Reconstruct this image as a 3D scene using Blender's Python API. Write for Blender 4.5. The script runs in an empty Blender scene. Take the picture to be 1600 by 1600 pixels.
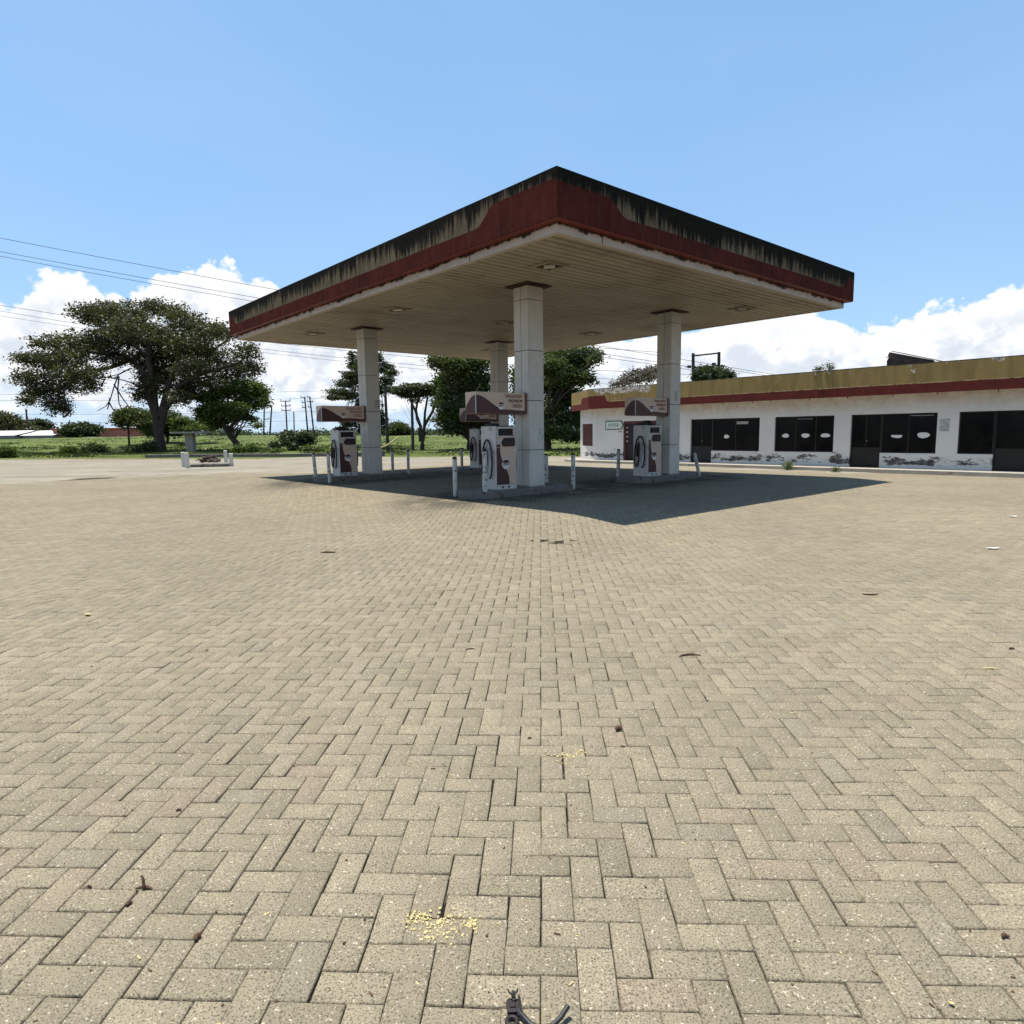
import bpy, math, random
import numpy as np
from mathutils import Vector, Matrix, noise as mnoise

SC = bpy.context.scene
COL = SC.collection
R = random.Random(7)
NP = np.random.default_rng(11)
PI = math.pi

# ------------------------------------------------------------------ camera
F, PITCH, ROLL, EYE = 1019.6, 0.1216, -0.0147, 1.45
cam_d = bpy.data.cameras.new("camera")
cam = bpy.data.objects.new("camera", cam_d)
COL.objects.link(cam)
cam_d.sensor_fit = 'HORIZONTAL'
cam_d.sensor_width = 36.0
cam_d.lens = F / 1600 * 36.0
cam_d.clip_start = 0.05
cam_d.clip_end = 12000
cam.matrix_world = Matrix.Translation((0, 0, EYE)) @ Matrix.Rotation(PI / 2 - PITCH, 4, 'X') @ Matrix.Rotation(ROLL, 4, 'Z')
SC.camera = cam

# ------------------------------------------------------------------ light, sky, exposure
SUN_AZ, SUN_EL = -0.9987, 1.3616
sun_d = bpy.data.lights.new("sun", 'SUN')
sun = bpy.data.objects.new("sun", sun_d)
COL.objects.link(sun)
sun_d.energy = 5.0
sun_d.angle = math.radians(0.5)
sun_d.color = (1.0, 0.955, 0.88)
sdir = Vector((math.sin(SUN_AZ) * math.cos(SUN_EL), math.cos(SUN_AZ) * math.cos(SUN_EL), math.sin(SUN_EL)))
sun.rotation_euler = sdir.to_track_quat('Z', 'Y').to_euler()
sun.location = (0, 0, 40)
SKY_STRENGTH = 0.112
SC.view_settings.view_transform = 'Standard'
SC.view_settings.look = 'None'
SC.view_settings.gamma = 1.0
SC.view_settings.exposure = 0.75
SC.view_settings.use_curve_mapping = False


# ------------------------------------------------------------------ node helper
class NT:
    def __init__(s, tree):
        s.t = tree; s.n = tree.nodes; s.l = tree.links

    def node(s, typ, **kw):
        n = s.n.new(typ)
        for k, v in kw.items():
            if k.startswith('i_'):
                key = k[2:]
                key = int(key) if key.isdigit() else key.replace('_', ' ')
                s.put(n.inputs[key], v)
            else:
                setattr(n, k, v)
        return n

    def put(s, sock, v):
        if isinstance(v, bpy.types.NodeSocket):
            s.l.new(v, sock)
        elif isinstance(v, bpy.types.Node):
            s.l.new(v.outputs[0], sock)
        elif isinstance(v, (tuple, list)) and len(v) == 3 and sock.type == 'RGBA':
            sock.default_value = (*v, 1)
        else:
            sock.default_value = v

    def m(s, op, a, b=None, c=None, clamp=False):
        n = s.n.new('ShaderNodeMath'); n.operation = op; n.use_clamp = clamp
        s.put(n.inputs[0], a)
        if b is not None: s.put(n.inputs[1], b)
        if c is not None: s.put(n.inputs[2], c)
        return n.outputs[0]

    def mix(s, f, a, b, blend='MIX'):
        n = s.n.new('ShaderNodeMix'); n.data_type = 'RGBA'; n.blend_type = blend
        s.put(n.inputs[0], f); s.put(n.inputs[6], a); s.put(n.inputs[7], b)
        return n.outputs[2]

    def step(s, v, lo, hi, to=(0, 1)):
        n = s.n.new('ShaderNodeMapRange'); n.interpolation_type = 'SMOOTHSTEP'
        s.put(n.inputs[0], v); s.put(n.inputs[1], lo); s.put(n.inputs[2], hi)
        n.inputs[3].default_value, n.inputs[4].default_value = to
        return n.outputs[0]

    def noise(s, vec, scale, detail=4, rough=0.55, dist=0.0):
        n = s.n.new('ShaderNodeTexNoise')
        if vec is not None: s.put(n.inputs['Vector'], vec)
        n.inputs['Scale'].default_value = scale
        n.inputs['Detail'].default_value = detail
        n.inputs['Roughness'].default_value = rough
        n.inputs['Distortion'].default_value = dist
        return n.outputs[0]

    def vmul(s, vec, k):
        n = s.n.new('ShaderNodeVectorMath'); n.operation = 'MULTIPLY'
        s.put(n.inputs[0], vec); n.inputs[1].default_value = k
        return n.outputs[0]

    def vadd(s, a, b):
        n = s.n.new('ShaderNodeVectorMath'); n.operation = 'ADD'
        s.put(n.inputs[0], a); s.put(n.inputs[1], b)
        return n.outputs[0]


# ------------------------------------------------------------------ world: sky with cumulus banks
world = bpy.data.worlds.new("World")
SC.world = world
world.use_nodes = True
W = NT(world.node_tree)
W.n.clear()
sky = W.node('ShaderNodeTexSky')
sky.sky_type = 'NISHITA'
sky.sun_disc = False
sky.sun_elevation = SUN_EL
sky.sun_rotation = SUN_AZ
sky.air_density = 1.0
sky.dust_density = 0.6
sky.ozone_density = 2.0
tc = W.node('ShaderNodeTexCoord')
sep = W.node('ShaderNodeSeparateXYZ', i_0=tc.outputs['Generated'])
X, Y, Z = sep.outputs
az = W.m('ARCTAN2', X, Y)                                  # radians, 0 = straight ahead, + to the right
el = W.m('ARCSINE', Z)
azd = W.m('MULTIPLY', az, 57.29578)
eld = W.m('MULTIPLY', el, 57.29578)
tops = [(-180, 9), (-120, 12), (-80, 8), (-60, 11), (-42, 9.0), (-37.2, 9.6), (-35.9, 9.4), (-35.3, 11.0), (-33, 11.9), (-31.8, 11.6), (-30.6, 10.6),
        (-29.2, 10.3), (-28.6, 10.8), (-28, 12.0), (-26.5, 12.3), (-24.5, 13.4), (-22.5, 13.2), (-21, 12.7), (-19, 12.6), (-18.2, 11.7), (-17, 12.3),
        (-12, 10.5), (-4, 9), (5, 8.2), (12, 8.0), (20, 9.4), (24.5, 9.5), (25.6, 7.9), (28, 7.6), (30, 7.8), (31.6, 8.6), (33.9, 9.0), (36, 9.2),
        (38.5, 9.6), (46, 11), (60, 8), (80, 12), (110, 8), (150, 11), (180, 9)]
ramp = W.node('ShaderNodeFloatCurve')
cv = ramp.mapping.curves[0]
ys = [(a / 360 + 0.5, e / 20) for a, e in tops]
cv.points[0].location = ys[0]; cv.points[1].location = ys[-1]
for p in ys[1:-1]: cv.points.new(*p)
for p in cv.points: p.handle_type = 'VECTOR'
ramp.mapping.update()
W.put(ramp.inputs['Value'], W.m('ADD', W.m('DIVIDE', azd, 360.0), 0.5))
top = W.m('MULTIPLY', ramp.outputs[0], 20.0)
cmb = W.node('ShaderNodeCombineXYZ', i_0=azd, i_1=W.m('MULTIPLY', eld, 1.15), i_2=0.0)
cvec = cmb.outputs[0]
warp = W.node('ShaderNodeTexNoise', i_Scale=0.5, i_Detail=4.0); W.put(warp.inputs['Vector'], cvec)
wv = W.vadd(cvec, W.vmul(W.vadd(warp.outputs['Color'], (-0.5, -0.5, -0.5)), (1.6, 1.6, 1.6)))


def puff(scale, smooth=0.3):
    v = W.node('ShaderNodeTexVoronoi'); v.feature = 'SMOOTH_F1'
    W.put(v.inputs['Vector'], wv); v.inputs['Scale'].default_value = scale
    v.inputs['Smoothness'].default_value = smooth
    return W.m('SUBTRACT', 0.55, v.outputs['Distance'])


b1 = puff(0.38); b2 = puff(0.95); b3 = puff(2.3, 0.2)
bill = W.m('ADD', W.m('ADD', W.m('MULTIPLY', b1, 1.5), W.m('MULTIPLY', b2, 0.9)), W.m('MULTIPLY', b3, 0.42))
nz = W.m('SUBTRACT', W.noise(cvec, 3.0, 6, 0.6), 0.5)
edge = W.m('ADD', W.m('SUBTRACT', W.m('ADD', top, bill), eld), W.m('MULTIPLY', nz, 0.5))
body = W.step(edge, 0.25, 0.75)
# a few blue gaps in the bank, and the bank thinning out to a pale haze near the horizon
gapn = W.noise(W.vmul(cvec, (0.16, 0.34, 1)), 1.0, 3, 0.5)
gap = W.step(gapn, 0.66, 0.72)
low = W.step(W.m('ADD', eld, W.m('MULTIPLY', W.m('SUBTRACT', W.noise(W.vmul(cvec, (0.3, 0.7, 1)), 0.9, 5, 0.55), 0.5), 9.0)), 0.8, 4.0)
cover = W.m('MULTIPLY', W.m('MULTIPLY', body, W.m('SUBTRACT', 1.0, W.m('MULTIPLY', gap, 0.35))), W.m('ADD', 0.3, W.m('MULTIPLY', low, 0.7)))
shn = W.noise(W.vadd(wv, (3.1, 0.35, 0)), 0.42, 5, 0.6)
shade = W.step(W.m('ADD', shn, W.m('MULTIPLY', W.m('ADD', b1, b2), 0.16)), 0.36, 0.62)
# above 3 degrees below the cloud's own top it is fully white, lower parts carry the soft grey
lowpart = W.step(W.m('SUBTRACT', top, eld), 0.3, 3.2)
grey = W.m('MULTIPLY', W.m('SUBTRACT', 1.0, shade), lowpart)
ccol = W.mix(grey, (0.6384, 0.6468, 0.6552), (0.4452, 0.4830, 0.5418))
skyc = W.node('ShaderNodeVectorMath', operation='SCALE'); W.put(skyc.inputs[0], sky.outputs[0]); skyc.inputs[3].default_value = SKY_STRENGTH
hz = W.step(eld, 11.0, -1.0)
skyh = W.mix(W.m('MULTIPLY', hz, 0.75), skyc.outputs[0], (0.38, 0.52, 0.62))
veil = W.m('MULTIPLY', W.step(W.noise(W.vmul(tc.outputs['Generated'], (1, 1, 3)), 1.6, 5, 0.5), 0.35, 0.8), 0.10)
skyh = W.mix(0.55, skyh, (0.166, 0.338, 0.572))
skyh = W.mix(veil, skyh, (0.4200, 0.5040, 0.5880))
above = W.step(eld, -0.6, -0.2)
fin = W.mix(W.m('MULTIPLY', cover, above), skyh, ccol)
bg = W.node('ShaderNodeBackground', i_Color=fin, i_Strength=1.0)
wo = W.node('ShaderNodeOutputWorld'); W.l.new(bg.outputs[0], wo.inputs[0])
world.cycles.sampling_method = 'MANUAL'
world.cycles.sample_map_resolution = 1024


# ------------------------------------------------------------------ placing helpers: the photograph's sight lines
TH = 0.7154
AV = np.array([-math.sin(TH), math.cos(TH)])      # s axis, along the canopy's left edge, away from the camera
BV = np.array([math.cos(TH), math.sin(TH)])       # t axis, along the canopy's right edge
CN = np.array([0.7371, 10.2166])                  # canopy near corner


def ray(x, y):
    u, v = x - 800, y - 800
    cr, sr = math.cos(ROLL), math.sin(ROLL)
    u, v = u * cr + v * sr, -u * sr + v * cr
    c, s = math.cos(PITCH), math.sin(PITCH)
    yc = -v / F
    return np.array([u / F, c + yc * s, -s + yc * c])


def gz(x, y, z=0.0):
    d = ray(x, y); t = (z - EYE) / d[2]
    return np.array([0, 0, EYE]) + d * t


def aty(x, y, Yd):
    d = ray(x, y); t = Yd / d[1]
    return np.array([0, 0, EYE]) + d * t


def sst(v, a, b):
    v = np.clip((np.asarray(v, float) - a) / (b - a), 0, 1)
    return v * v * (3 - 2 * v)


def st_of(x, y):
    dx, dy = x - CN[0], y - CN[1]
    return dx * AV[0] + dy * AV[1], dx * BV[0] + dy * BV[1]


def ground_h(x, y):
    """height of the paved forecourt: crowned under the canopy, falling to the building"""
    x = np.asarray(x, float); y = np.asarray(y, float)
    s, t = st_of(x, y)
    ds = np.maximum(np.maximum(0.3 - s, s - 14.4), 0)
    dt = np.maximum(np.maximum(0.3 - t, t - 10.4), 0)
    d = np.sqrt(ds * ds + dt * dt)
    crown = 0.14 * (1 - sst(d, 0.0, 2.3))
    return crown - 0.2175 * sst(t, 11.5, 18.0)


def on_ground(x, y, hf=None):
    z = 0.0
    for _ in range(30):
        P = gz(x, y, z)
        z = 0.5 * z + 0.5 * float((hf or ground_h)(P[0], P[1]))
    P[2] = z
    return P


def Wst(s, t, z=0.0):
    w = CN + AV * s + BV * t
    return (w[0], w[1], z)


# ------------------------------------------------------------------ mesh builder
class MB:
    def __init__(s):
        s.v = []; s.f = []; s.mi = []; s.cur = 0

    def add(s, verts, faces):
        o = len(s.v); s.v += [tuple(p) for p in verts]
        s.f += [tuple(i + o for i in f) for f in faces]
        s.mi += [s.cur] * len(faces)
        return s

    def box(s, x0, x1, y0, y1, z0, z1, bev=0.0, M=None):
        if bev > 0:
            b = min(bev, (x1 - x0) / 2.01, (y1 - y0) / 2.01, (z1 - z0) / 2.01)
            vs = []; idx = {}
            for ix, (xa, sx) in enumerate(((x0, 1), (x1, -1))):
                for iy, (ya, sy) in enumerate(((y0, 1), (y1, -1))):
                    for iz, (za, sz) in enumerate(((z0, 1), (z1, -1))):
                        for k in range(3):
                            p = [xa + sx * b, ya + sy * b, za + sz * b]
                            p[k] = (xa, ya, za)[k]
                            idx[ix, iy, iz, k] = len(vs); vs.append(p)
            fs = []
            for k in range(3):
                for side in (0, 1):
                    q = []
                    for (p, r) in ((0, 0), (0, 1), (1, 1), (1, 0)):
                        i = [0, 0, 0]; i[k] = side; i[(k + 1) % 3] = p; i[(k + 2) % 3] = r
                        q.append(idx[i[0], i[1], i[2], k])
                    fs.append(q if side == 0 else q[::-1])
            for k in range(3):                       # edge chamfers along axis k
                a, c = (k + 1) % 3, (k + 2) % 3
                for p in (0, 1):
                    for r in (0, 1):
                        def I(sk, face):
                            i = [0, 0, 0]; i[k] = sk; i[a] = p; i[c] = r
                            return idx[i[0], i[1], i[2], face]
                        fs.append([I(0, a), I(1, a), I(1, c), I(0, c)])
            for ix in (0, 1):
                for iy in (0, 1):
                    for iz in (0, 1):
                        fs.append([idx[ix, iy, iz, k] for k in range(3)])
        else:
            vs = [(x, y, z) for x in (x0, x1) for y in (y0, y1) for z in (z0, z1)]
            fs = [(0, 1, 3, 2), (4, 6, 7, 5), (0, 4, 5, 1), (2, 3, 7, 6), (0, 2, 6, 4), (1, 5, 7, 3)]
        if M is not None: vs = [tuple(M @ Vector(p)) for p in vs]
        return s.add(vs, fs)

    def prism(s, poly, axis, a, b, M=None):
        """poly in the plane normal to axis, extruded from a to b. axis 'x': poly=(y,z); 'y': (x,z); 'z': (x,y)"""
        n = len(poly)
        def mk(p, h):
            return {'x': (h, p[0], p[1]), 'y': (p[0], h, p[1]), 'z': (p[0], p[1], h)}[axis]
        vs = [mk(p, a) for p in poly] + [mk(p, b) for p in poly]
        if M is not None: vs = [tuple(M @ Vector(p)) for p in vs]
        fs = [tuple(range(n)), tuple(range(2 * n - 1, n - 1, -1))]
        fs += [(i, i + n, (i + 1) % n + n, (i + 1) % n) for i in range(n)]
        return s.add(vs, fs)

    def tube(s, pts, r, seg=8, cap=True):
        pts = [Vector(p) for p in pts]; n = len(pts)
        rs = r if isinstance(r, (list, tuple)) else [r] * n
        vs = []; fs = []; up = None
        for i, p in enumerate(pts):
            d = (pts[min(i + 1, n - 1)] - pts[max(i - 1, 0)])
            if d.length < 1e-9: d = Vector((0, 0, 1))
            d.normalize()
            if up is None:
                up = Vector((1, 0, 0)) if abs(d.x) < 0.9 else Vector((0, 1, 0))
            u = (up - d * up.dot(d))
            if u.length < 1e-6: u = d.orthogonal()
            u.normalize(); w = d.cross(u); up = u
            for k in range(seg):
                a = 2 * PI * k / seg
                vs.append(p + (u * math.cos(a) + w * math.sin(a)) * rs[i])
        for i in range(n - 1):
            for k in range(seg):
                fs.append((i * seg + k, i * seg + (k + 1) % seg, (i + 1) * seg + (k + 1) % seg, (i + 1) * seg + k))
        if cap:
            fs.append(tuple(range(seg))[::-1]); fs.append(tuple(range((n - 1) * seg, n * seg)))
        return s.add(vs, fs)

    def disc(s, c, rx, rz, y0, y1, seg=24):
        return s.prism([(c[0] + rx * math.cos(2 * PI * k / seg), c[1] + rz * math.sin(2 * PI * k / seg)) for k in range(seg)], 'y', y0, y1)

    def build(s, name, mats, parent=None, smooth=False, recalc=True):
        me = bpy.data.meshes.new(name)
        me.from_pydata([tuple(p) for p in s.v], [], s.f)
        for m in (mats if isinstance(mats, (list, tuple)) else [mats]): me.materials.append(m)
        me.polygons.foreach_set('material_index', s.mi)
        if recalc:
            import bmesh
            bm = bmesh.new(); bm.from_mesh(me)
            bmesh.ops.recalc_face_normals(bm, faces=bm.faces)
            bm.to_mesh(me); bm.free()
        if smooth:
            me.polygons.foreach_set('use_smooth', [True] * len(me.polygons))
            me.set_sharp_from_angle(angle=math.radians(38))
        me.update()
        o = bpy.data.objects.new(name, me)
        COL.objects.link(o)
        if parent is not None: o.parent = parent
        return o


def np_mesh(name, verts, quads, mat, parent=None, attr=None, tris=False):
    me = bpy.data.meshes.new(name)
    nv, nf, k = len(verts), len(quads), (3 if tris else 4)
    me.vertices.add(nv); me.vertices.foreach_set('co', np.asarray(verts, np.float32).ravel())
    me.loops.add(nf * k); me.loops.foreach_set('vertex_index', np.asarray(quads, np.int32).ravel())
    me.polygons.add(nf)
    me.polygons.foreach_set('loop_start', np.arange(0, nf * k, k, dtype=np.int32))
    me.polygons.foreach_set('loop_total', np.full(nf, k, np.int32))
    me.update(calc_edges=True); me.validate()
    for m in (mat if isinstance(mat, (list, tuple)) else [mat]): me.materials.append(m)
    if attr:
        for an, dat in attr.items():
            a = me.attributes.new(an, 'FLOAT', 'FACE' if len(dat) == nf else 'POINT')
            a.data.foreach_set('value', np.asarray(dat, np.float32))
    o = bpy.data.objects.new(name, me); COL.objects.link(o)
    if parent is not None: o.parent = parent
    return o


def tag(o, label=None, cat=None, group=None, kind=None):
    if label: o['label'] = label
    if cat: o['category'] = cat
    if group: o['group'] = group
    if kind: o['kind'] = kind
    return o


def thing(name, label, cat, loc=(0, 0, 0), rotz=0.0, group=None):
    o = bpy.data.objects.new(name, None); COL.objects.link(o)
    o.location = loc; o.rotation_euler = (0, 0, rotz)
    o.empty_display_size = 0.2
    return tag(o, label, cat, group)


def copy_tree(o, parent=None):
    c = o.copy(); COL.objects.link(c)
    if parent is not None: c.parent = parent
    for ch in [x for x in bpy.data.objects if x.parent == o and x.name in COL.objects]:
        copy_tree(ch, c)
    return c


def text_mesh(name, body, size, mat, parent, M, extrude=0.002, align='RIGHT', sx=1.0):
    cu = bpy.data.curves.new(name, 'FONT'); cu.body = body; cu.size = size
    cu.extrude = extrude; cu.align_x = align; cu.offset = 0.0; cu.resolution_u = 3
    to = bpy.data.objects.new('tmp', cu); COL.objects.link(to)
    dg = bpy.context.evaluated_depsgraph_get(); dg.update()
    me = bpy.data.meshes.new_from_object(to.evaluated_get(dg))
    bpy.data.objects.remove(to); bpy.data.curves.remove(cu)
    me.transform(Matrix.Diagonal((sx, 1, 1, 1))); me.transform(M)
    me.materials.clear(); me.materials.append(mat); me.name = name
    o = bpy.data.objects.new(name, me); COL.objects.link(o)
    if parent is not None: o.parent = parent
    return o


# ------------------------------------------------------------------ materials
def mat_base(name, rough=0.8, spec=0.3, metal=0.0):
    m = bpy.data.materials.new(name); m.use_nodes = True
    t = NT(m.node_tree); t.n.clear()
    p = t.node('ShaderNodeBsdfPrincipled'); o = t.node('ShaderNodeOutputMaterial')
    t.l.new(p.outputs[0], o.inputs[0])
    p.inputs['Roughness'].default_value = rough
    p.inputs['Specular IOR Level'].default_value = spec
    p.inputs['Metallic'].default_value = metal
    return m, t, p


def simple(name, col, rough=0.7, var=0.12, scale=6.0, spec=0.3, metal=0.0, bump=0.0, dirt=None, dirt_amt=0.0, dscale=3.0):
    m, t, p = mat_base(name, rough, spec, metal)
    g = t.node('ShaderNodeTexCoord').outputs['Object']
    n = t.noise(g, scale, 6, 0.6)
    f = t.step(n, 0.25, 0.75)
    a = tuple(c * (1 - var) for c in col); b = tuple(min(1, c * (1 + var)) for c in col)
    c = t.mix(f, a, b)
    if dirt:
        d = t.step(t.noise(g, dscale, 7, 0.68), 0.62 - dirt_amt, 0.72 - dirt_amt * 0.6)
        c = t.mix(d, c, dirt)
    t.put(p.inputs['Base Color'], c)
    t.put(p.inputs['Roughness'], t.step(n, 0.2, 0.8, (max(0.03, rough - 0.1), min(1, rough + 0.1))))
    if bump:
        bn = t.node('ShaderNodeBump', i_Height=t.noise(g, scale * 6, 5, 0.6), i_Distance=bump, i_Strength=0.6)
        t.l.new(bn.outputs[0], p.inputs['Normal'])
    return m


M_white = simple('white_enamel_paint', (0.46, 0.44, 0.395), 0.45, 0.07, 4, dirt=(0.24, 0.21, 0.17), dirt_amt=0.05, dscale=5)
M_clad = None
M_black = simple('black_rubber', (0.013, 0.013, 0.014), 0.5, 0.2, 10)
M_dark = simple('dark_housing', (0.018, 0.012, 0.012), 0.6, 0.2, 8)
M_screen = simple('display_glass', (0.012, 0.007, 0.007), 0.3, 0.1, 8, spec=0.15)
M_cream = simple('cream_pink_panel', (0.52, 0.375, 0.28), 0.45, 0.06, 3, dirt=(0.25, 0.18, 0.13), dirt_amt=0.02)
M_burg = simple('burgundy_vinyl', (0.055, 0.017, 0.016), 0.4, 0.12, 3, dirt=(0.16, 0.08, 0.07), dirt_amt=0.0)
M_redpaint = simple('dark_red_paint', (0.16, 0.03, 0.022), 0.5, 0.15, 4)
M_logo_w = simple('logo_white', (0.66, 0.58, 0.52), 0.5, 0.05, 8)
M_lett = simple('letter_brown', (0.13, 0.03, 0.012), 0.5, 0.1, 8)
M_lettd = simple('letter_dark', (0.03, 0.015, 0.015), 0.5, 0.1, 8)
M_conc = simple('weathered_concrete', (0.30, 0.27, 0.22), 0.9, 0.22, 3, dirt=(0.11, 0.095, 0.075), dirt_amt=0.08, bump=0.006)
M_concd = simple('dark_stained_concrete', (0.15, 0.135, 0.115), 0.9, 0.3, 3, dirt=(0.06, 0.05, 0.04), dirt_amt=0.12, bump=0.006)
M_slab = simple('pale_cement_slab', (0.3024, 0.2730, 0.2226), 0.9, 0.12, 2, dirt=(0.1848, 0.1596, 0.1176), dirt_amt=0.03, bump=0.004)
M_rust = simple('rusty_metal', (0.045, 0.022, 0.014), 0.8, 0.3, 8)
M_maroon = simple('maroon_frame_paint', (0.075, 0.016, 0.016), 0.5, 0.15, 6)
M_glass = None
M_roofmetal = simple('rusted_roof_sheet', (0.07, 0.045, 0.035), 0.6, 0.3, 3, metal=0.2)
M_pole = simple('creosoted_pole_wood', (0.045, 0.038, 0.032), 0.85, 0.25, 4)
M_wire = simple('line_wire', (0.05, 0.05, 0.055), 0.5, 0.1, 3)
M_steel = simple('galvanised_steel', (0.30, 0.31, 0.32), 0.5, 0.15, 6, metal=0.5)
M_bark = simple('tree_bark', (0.055, 0.043, 0.034), 0.95, 0.3, 3, bump=0.03)
M_pod = simple('dry_brown_pod', (0.07, 0.035, 0.018), 0.8, 0.35, 60)
M_straw = simple('straw_dry_leaf', (0.5, 0.40, 0.20), 0.8, 0.2, 60)
M_crumb = simple('pale_yellow_crumbs', (0.42, 0.345, 0.16), 0.85, 0.15, 80)
M_paper = simple('white_paper_scrap', (0.8, 0.78, 0.7), 0.8, 0.05, 20)
M_green = simple('dark_green_sign_paint', (0.02, 0.07, 0.035), 0.5, 0.1, 6)
M_signw = simple('sign_white', (0.55, 0.60, 0.53), 0.5, 0.05, 6)
M_brickred = simple('red_painted_wall', (0.42, 0.14, 0.10), 0.85, 0.12, 0.3)
M_farwhite = simple('off_white_roof', (0.5208, 0.5124, 0.4620), 0.7, 0.06, 0.3)  # plain off-white of the far buildings
M_fargrey = simple('grey_roof_sheet', (0.22, 0.25, 0.28), 0.6, 0.15, 0.2)


def speck_white(name, base, chip, amt, scale):
    """painted metal with chipped spots"""
    m, t, p = mat_base(name, 0.5, 0.35)
    g = t.node('ShaderNodeTexCoord').outputs['Object']
    z = t.node('ShaderNodeSeparateXYZ', i_0=g).outputs[2]
    n1 = t.noise(g, scale, 7, 0.72)
    ch = t.step(n1, amt, amt + 0.03)
    f = t.step(t.noise(g, 2.5, 5, 0.6), 0.3, 0.75)
    c = t.mix(f, base, tuple(x * 0.82 for x in base))
    streak = t.step(t.noise(t.vmul(g, (9, 9, 0.8)), 1.5, 4, 0.6), 0.55, 0.8)
    c = t.mix(t.m('MULTIPLY', streak, 0.35), c, (0.26, 0.22, 0.17))
    c = t.mix(ch, c, chip)
    t.put(p.inputs['Base Color'], c)
    return m


M_clad = speck_white('aluminium_cladding_panel', (0.54, 0.51, 0.44), (0.10, 0.09, 0.075), 0.70, 7)
M_bollard = speck_white('chipped_white_bollard_paint', (0.48, 0.455, 0.40), (0.035, 0.03, 0.028), 0.545, 9)
M_post = speck_white('weathered_white_post', (0.55, 0.53, 0.45), (0.10, 0.09, 0.07), 0.62, 8)

m, t, p = mat_base('dark_shop_glass', 0.06, 0.5)
g = t.node('ShaderNodeTexCoord').outputs['Object']
n = t.noise(t.vmul(g, (1, 1, 1)), 0.9, 5, 0.6)
t.put(p.inputs['Base Color'], t.mix(t.step(n, 0.35, 0.7), (0.003, 0.003, 0.003), (0.007, 0.007, 0.006)))
t.put(p.inputs['Roughness'], t.step(t.noise(g, 5, 5, 0.6), 0.3, 0.8, (0.08, 0.3)))
t.put(p.inputs['Specular IOR Level'], 0.10)
M_glass = m


# --- canopy fascia: black mould and rain streaks over beige paint, red band that steps up at the corners
def fascia_mat(name, length, near_step, far_step, height, band, up, beige, red, mould, mould_amt, peel=0.0):
    m, t, p = mat_base(name, 0.95, 0.05)
    uv = t.node('ShaderNodeUVMap'); uv.uv_map = 'UVMap'
    s_ = t.node('ShaderNodeSeparateXYZ', i_0=uv.outputs[0]); U, V = s_.outputs[0], s_.outputs[1]
    vec = t.node('ShaderNodeCombineXYZ', i_0=U, i_1=V, i_2=0.0).outputs[0]
    # band top height
    a = t.step(U, near_step[0], near_step[1], (up, band))
    b = t.step(U, length - far_step[1], length - far_step[0], (band, up))
    bt = t.m('MAXIMUM', a, b)
    isred = t.step(t.m('SUBTRACT', bt, V), -0.004, 0.004)
    big = t.m('ADD', t.m('MULTIPLY', t.m('SUBTRACT', t.noise(t.vmul(vec, (0.42, 0.3, 1)), 1.0, 2, 0.5), 0.5), 1.5), 0.5)
    st1 = t.noise(t.vmul(vec, (9.0, 0.7, 1)), 1.0, 4, 0.6)
    st2 = t.noise(t.vmul(vec, (30.0, 1.6, 1)), 1.0, 3, 0.6)
    hn = t.m('DIVIDE', V, height)
    run = t.m('SUBTRACT', t.m('ADD', t.m('ADD', t.m('MULTIPLY', st1, 1.3), t.m('MULTIPLY', st2, 0.75)), t.m('MULTIPLY', big, 0.75)), 0.60)
    mm = t.step(t.m('ADD', t.m('MULTIPLY', hn, 0.95), t.m('SUBTRACT', run, 1.22 - mould_amt)), 0.10, 0.46)
    bg_ = t.mix(t.step(t.noise(vec, 4, 5, 0.6), 0.3, 0.7), beige, tuple(c * 0.7 for c in beige))
    bg_ = t.mix(t.m('MULTIPLY', t.step(st2, 0.45, 0.7), 0.5), bg_, tuple(c * 0.45 for c in beige))
    mc = t.mix(t.step(t.noise(vec, 14, 5, 0.7), 0.4, 0.75), mould, tuple(c * 2.6 for c in mould))
    c1 = t.mix(t.m('MULTIPLY', mm, 0.97), bg_, mc)
    rd = t.mix(t.step(t.noise(t.vmul(vec, (1.2, 1, 1)), 1.2, 6, 0.7), 0.3, 0.7), red, tuple(c * 0.55 for c in red))
    rd = t.mix(t.step(st1, 0.45, 0.7, (0, 0.4)), rd, (0.10, 0.045, 0.035))
    mr = t.step(t.m('ADD', t.m('MULTIPLY', hn, 0.75), t.m('SUBTRACT', run, 1.22 - mould_amt * 0.7)), 0.06, 0.5)
    c2 = t.mix(t.m('MULTIPLY', mr, 0.8), rd, mould)
    c = t.mix(isred, c1, c2)
    seam = t.m('ABSOLUTE', t.m('SUBTRACT', t.m('FRACT', t.m('DIVIDE', U, 2.4)), 0.5))
    c = t.mix(t.step(seam, 0.004, 0.002, (0, 0.6)), c, (0.02, 0.012, 0.01))
    # flaked spots and a crumbling lower lip
    sp = t.step(t.m('ADD', t.noise(vec, 2.4, 9, 0.78), t.m('MULTIPLY', hn, 0.07)), 0.735 - peel, 0.75 - peel)
    c = t.mix(sp, c, (0.42, 0.40, 0.36))
    t.put(p.inputs['Base Color'], c)
    bn = t.node('ShaderNodeBump', i_Height=t.noise(vec, 18, 5, 0.6), i_Distance=0.01, i_Strength=0.35)
    t.l.new(bn.outputs[0], p.inputs['Normal'])
    return m


BEIGE = (0.185, 0.14, 0.085); RED = (0.096, 0.022, 0.015); MOULD = (0.007, 0.0068, 0.005)

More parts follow.
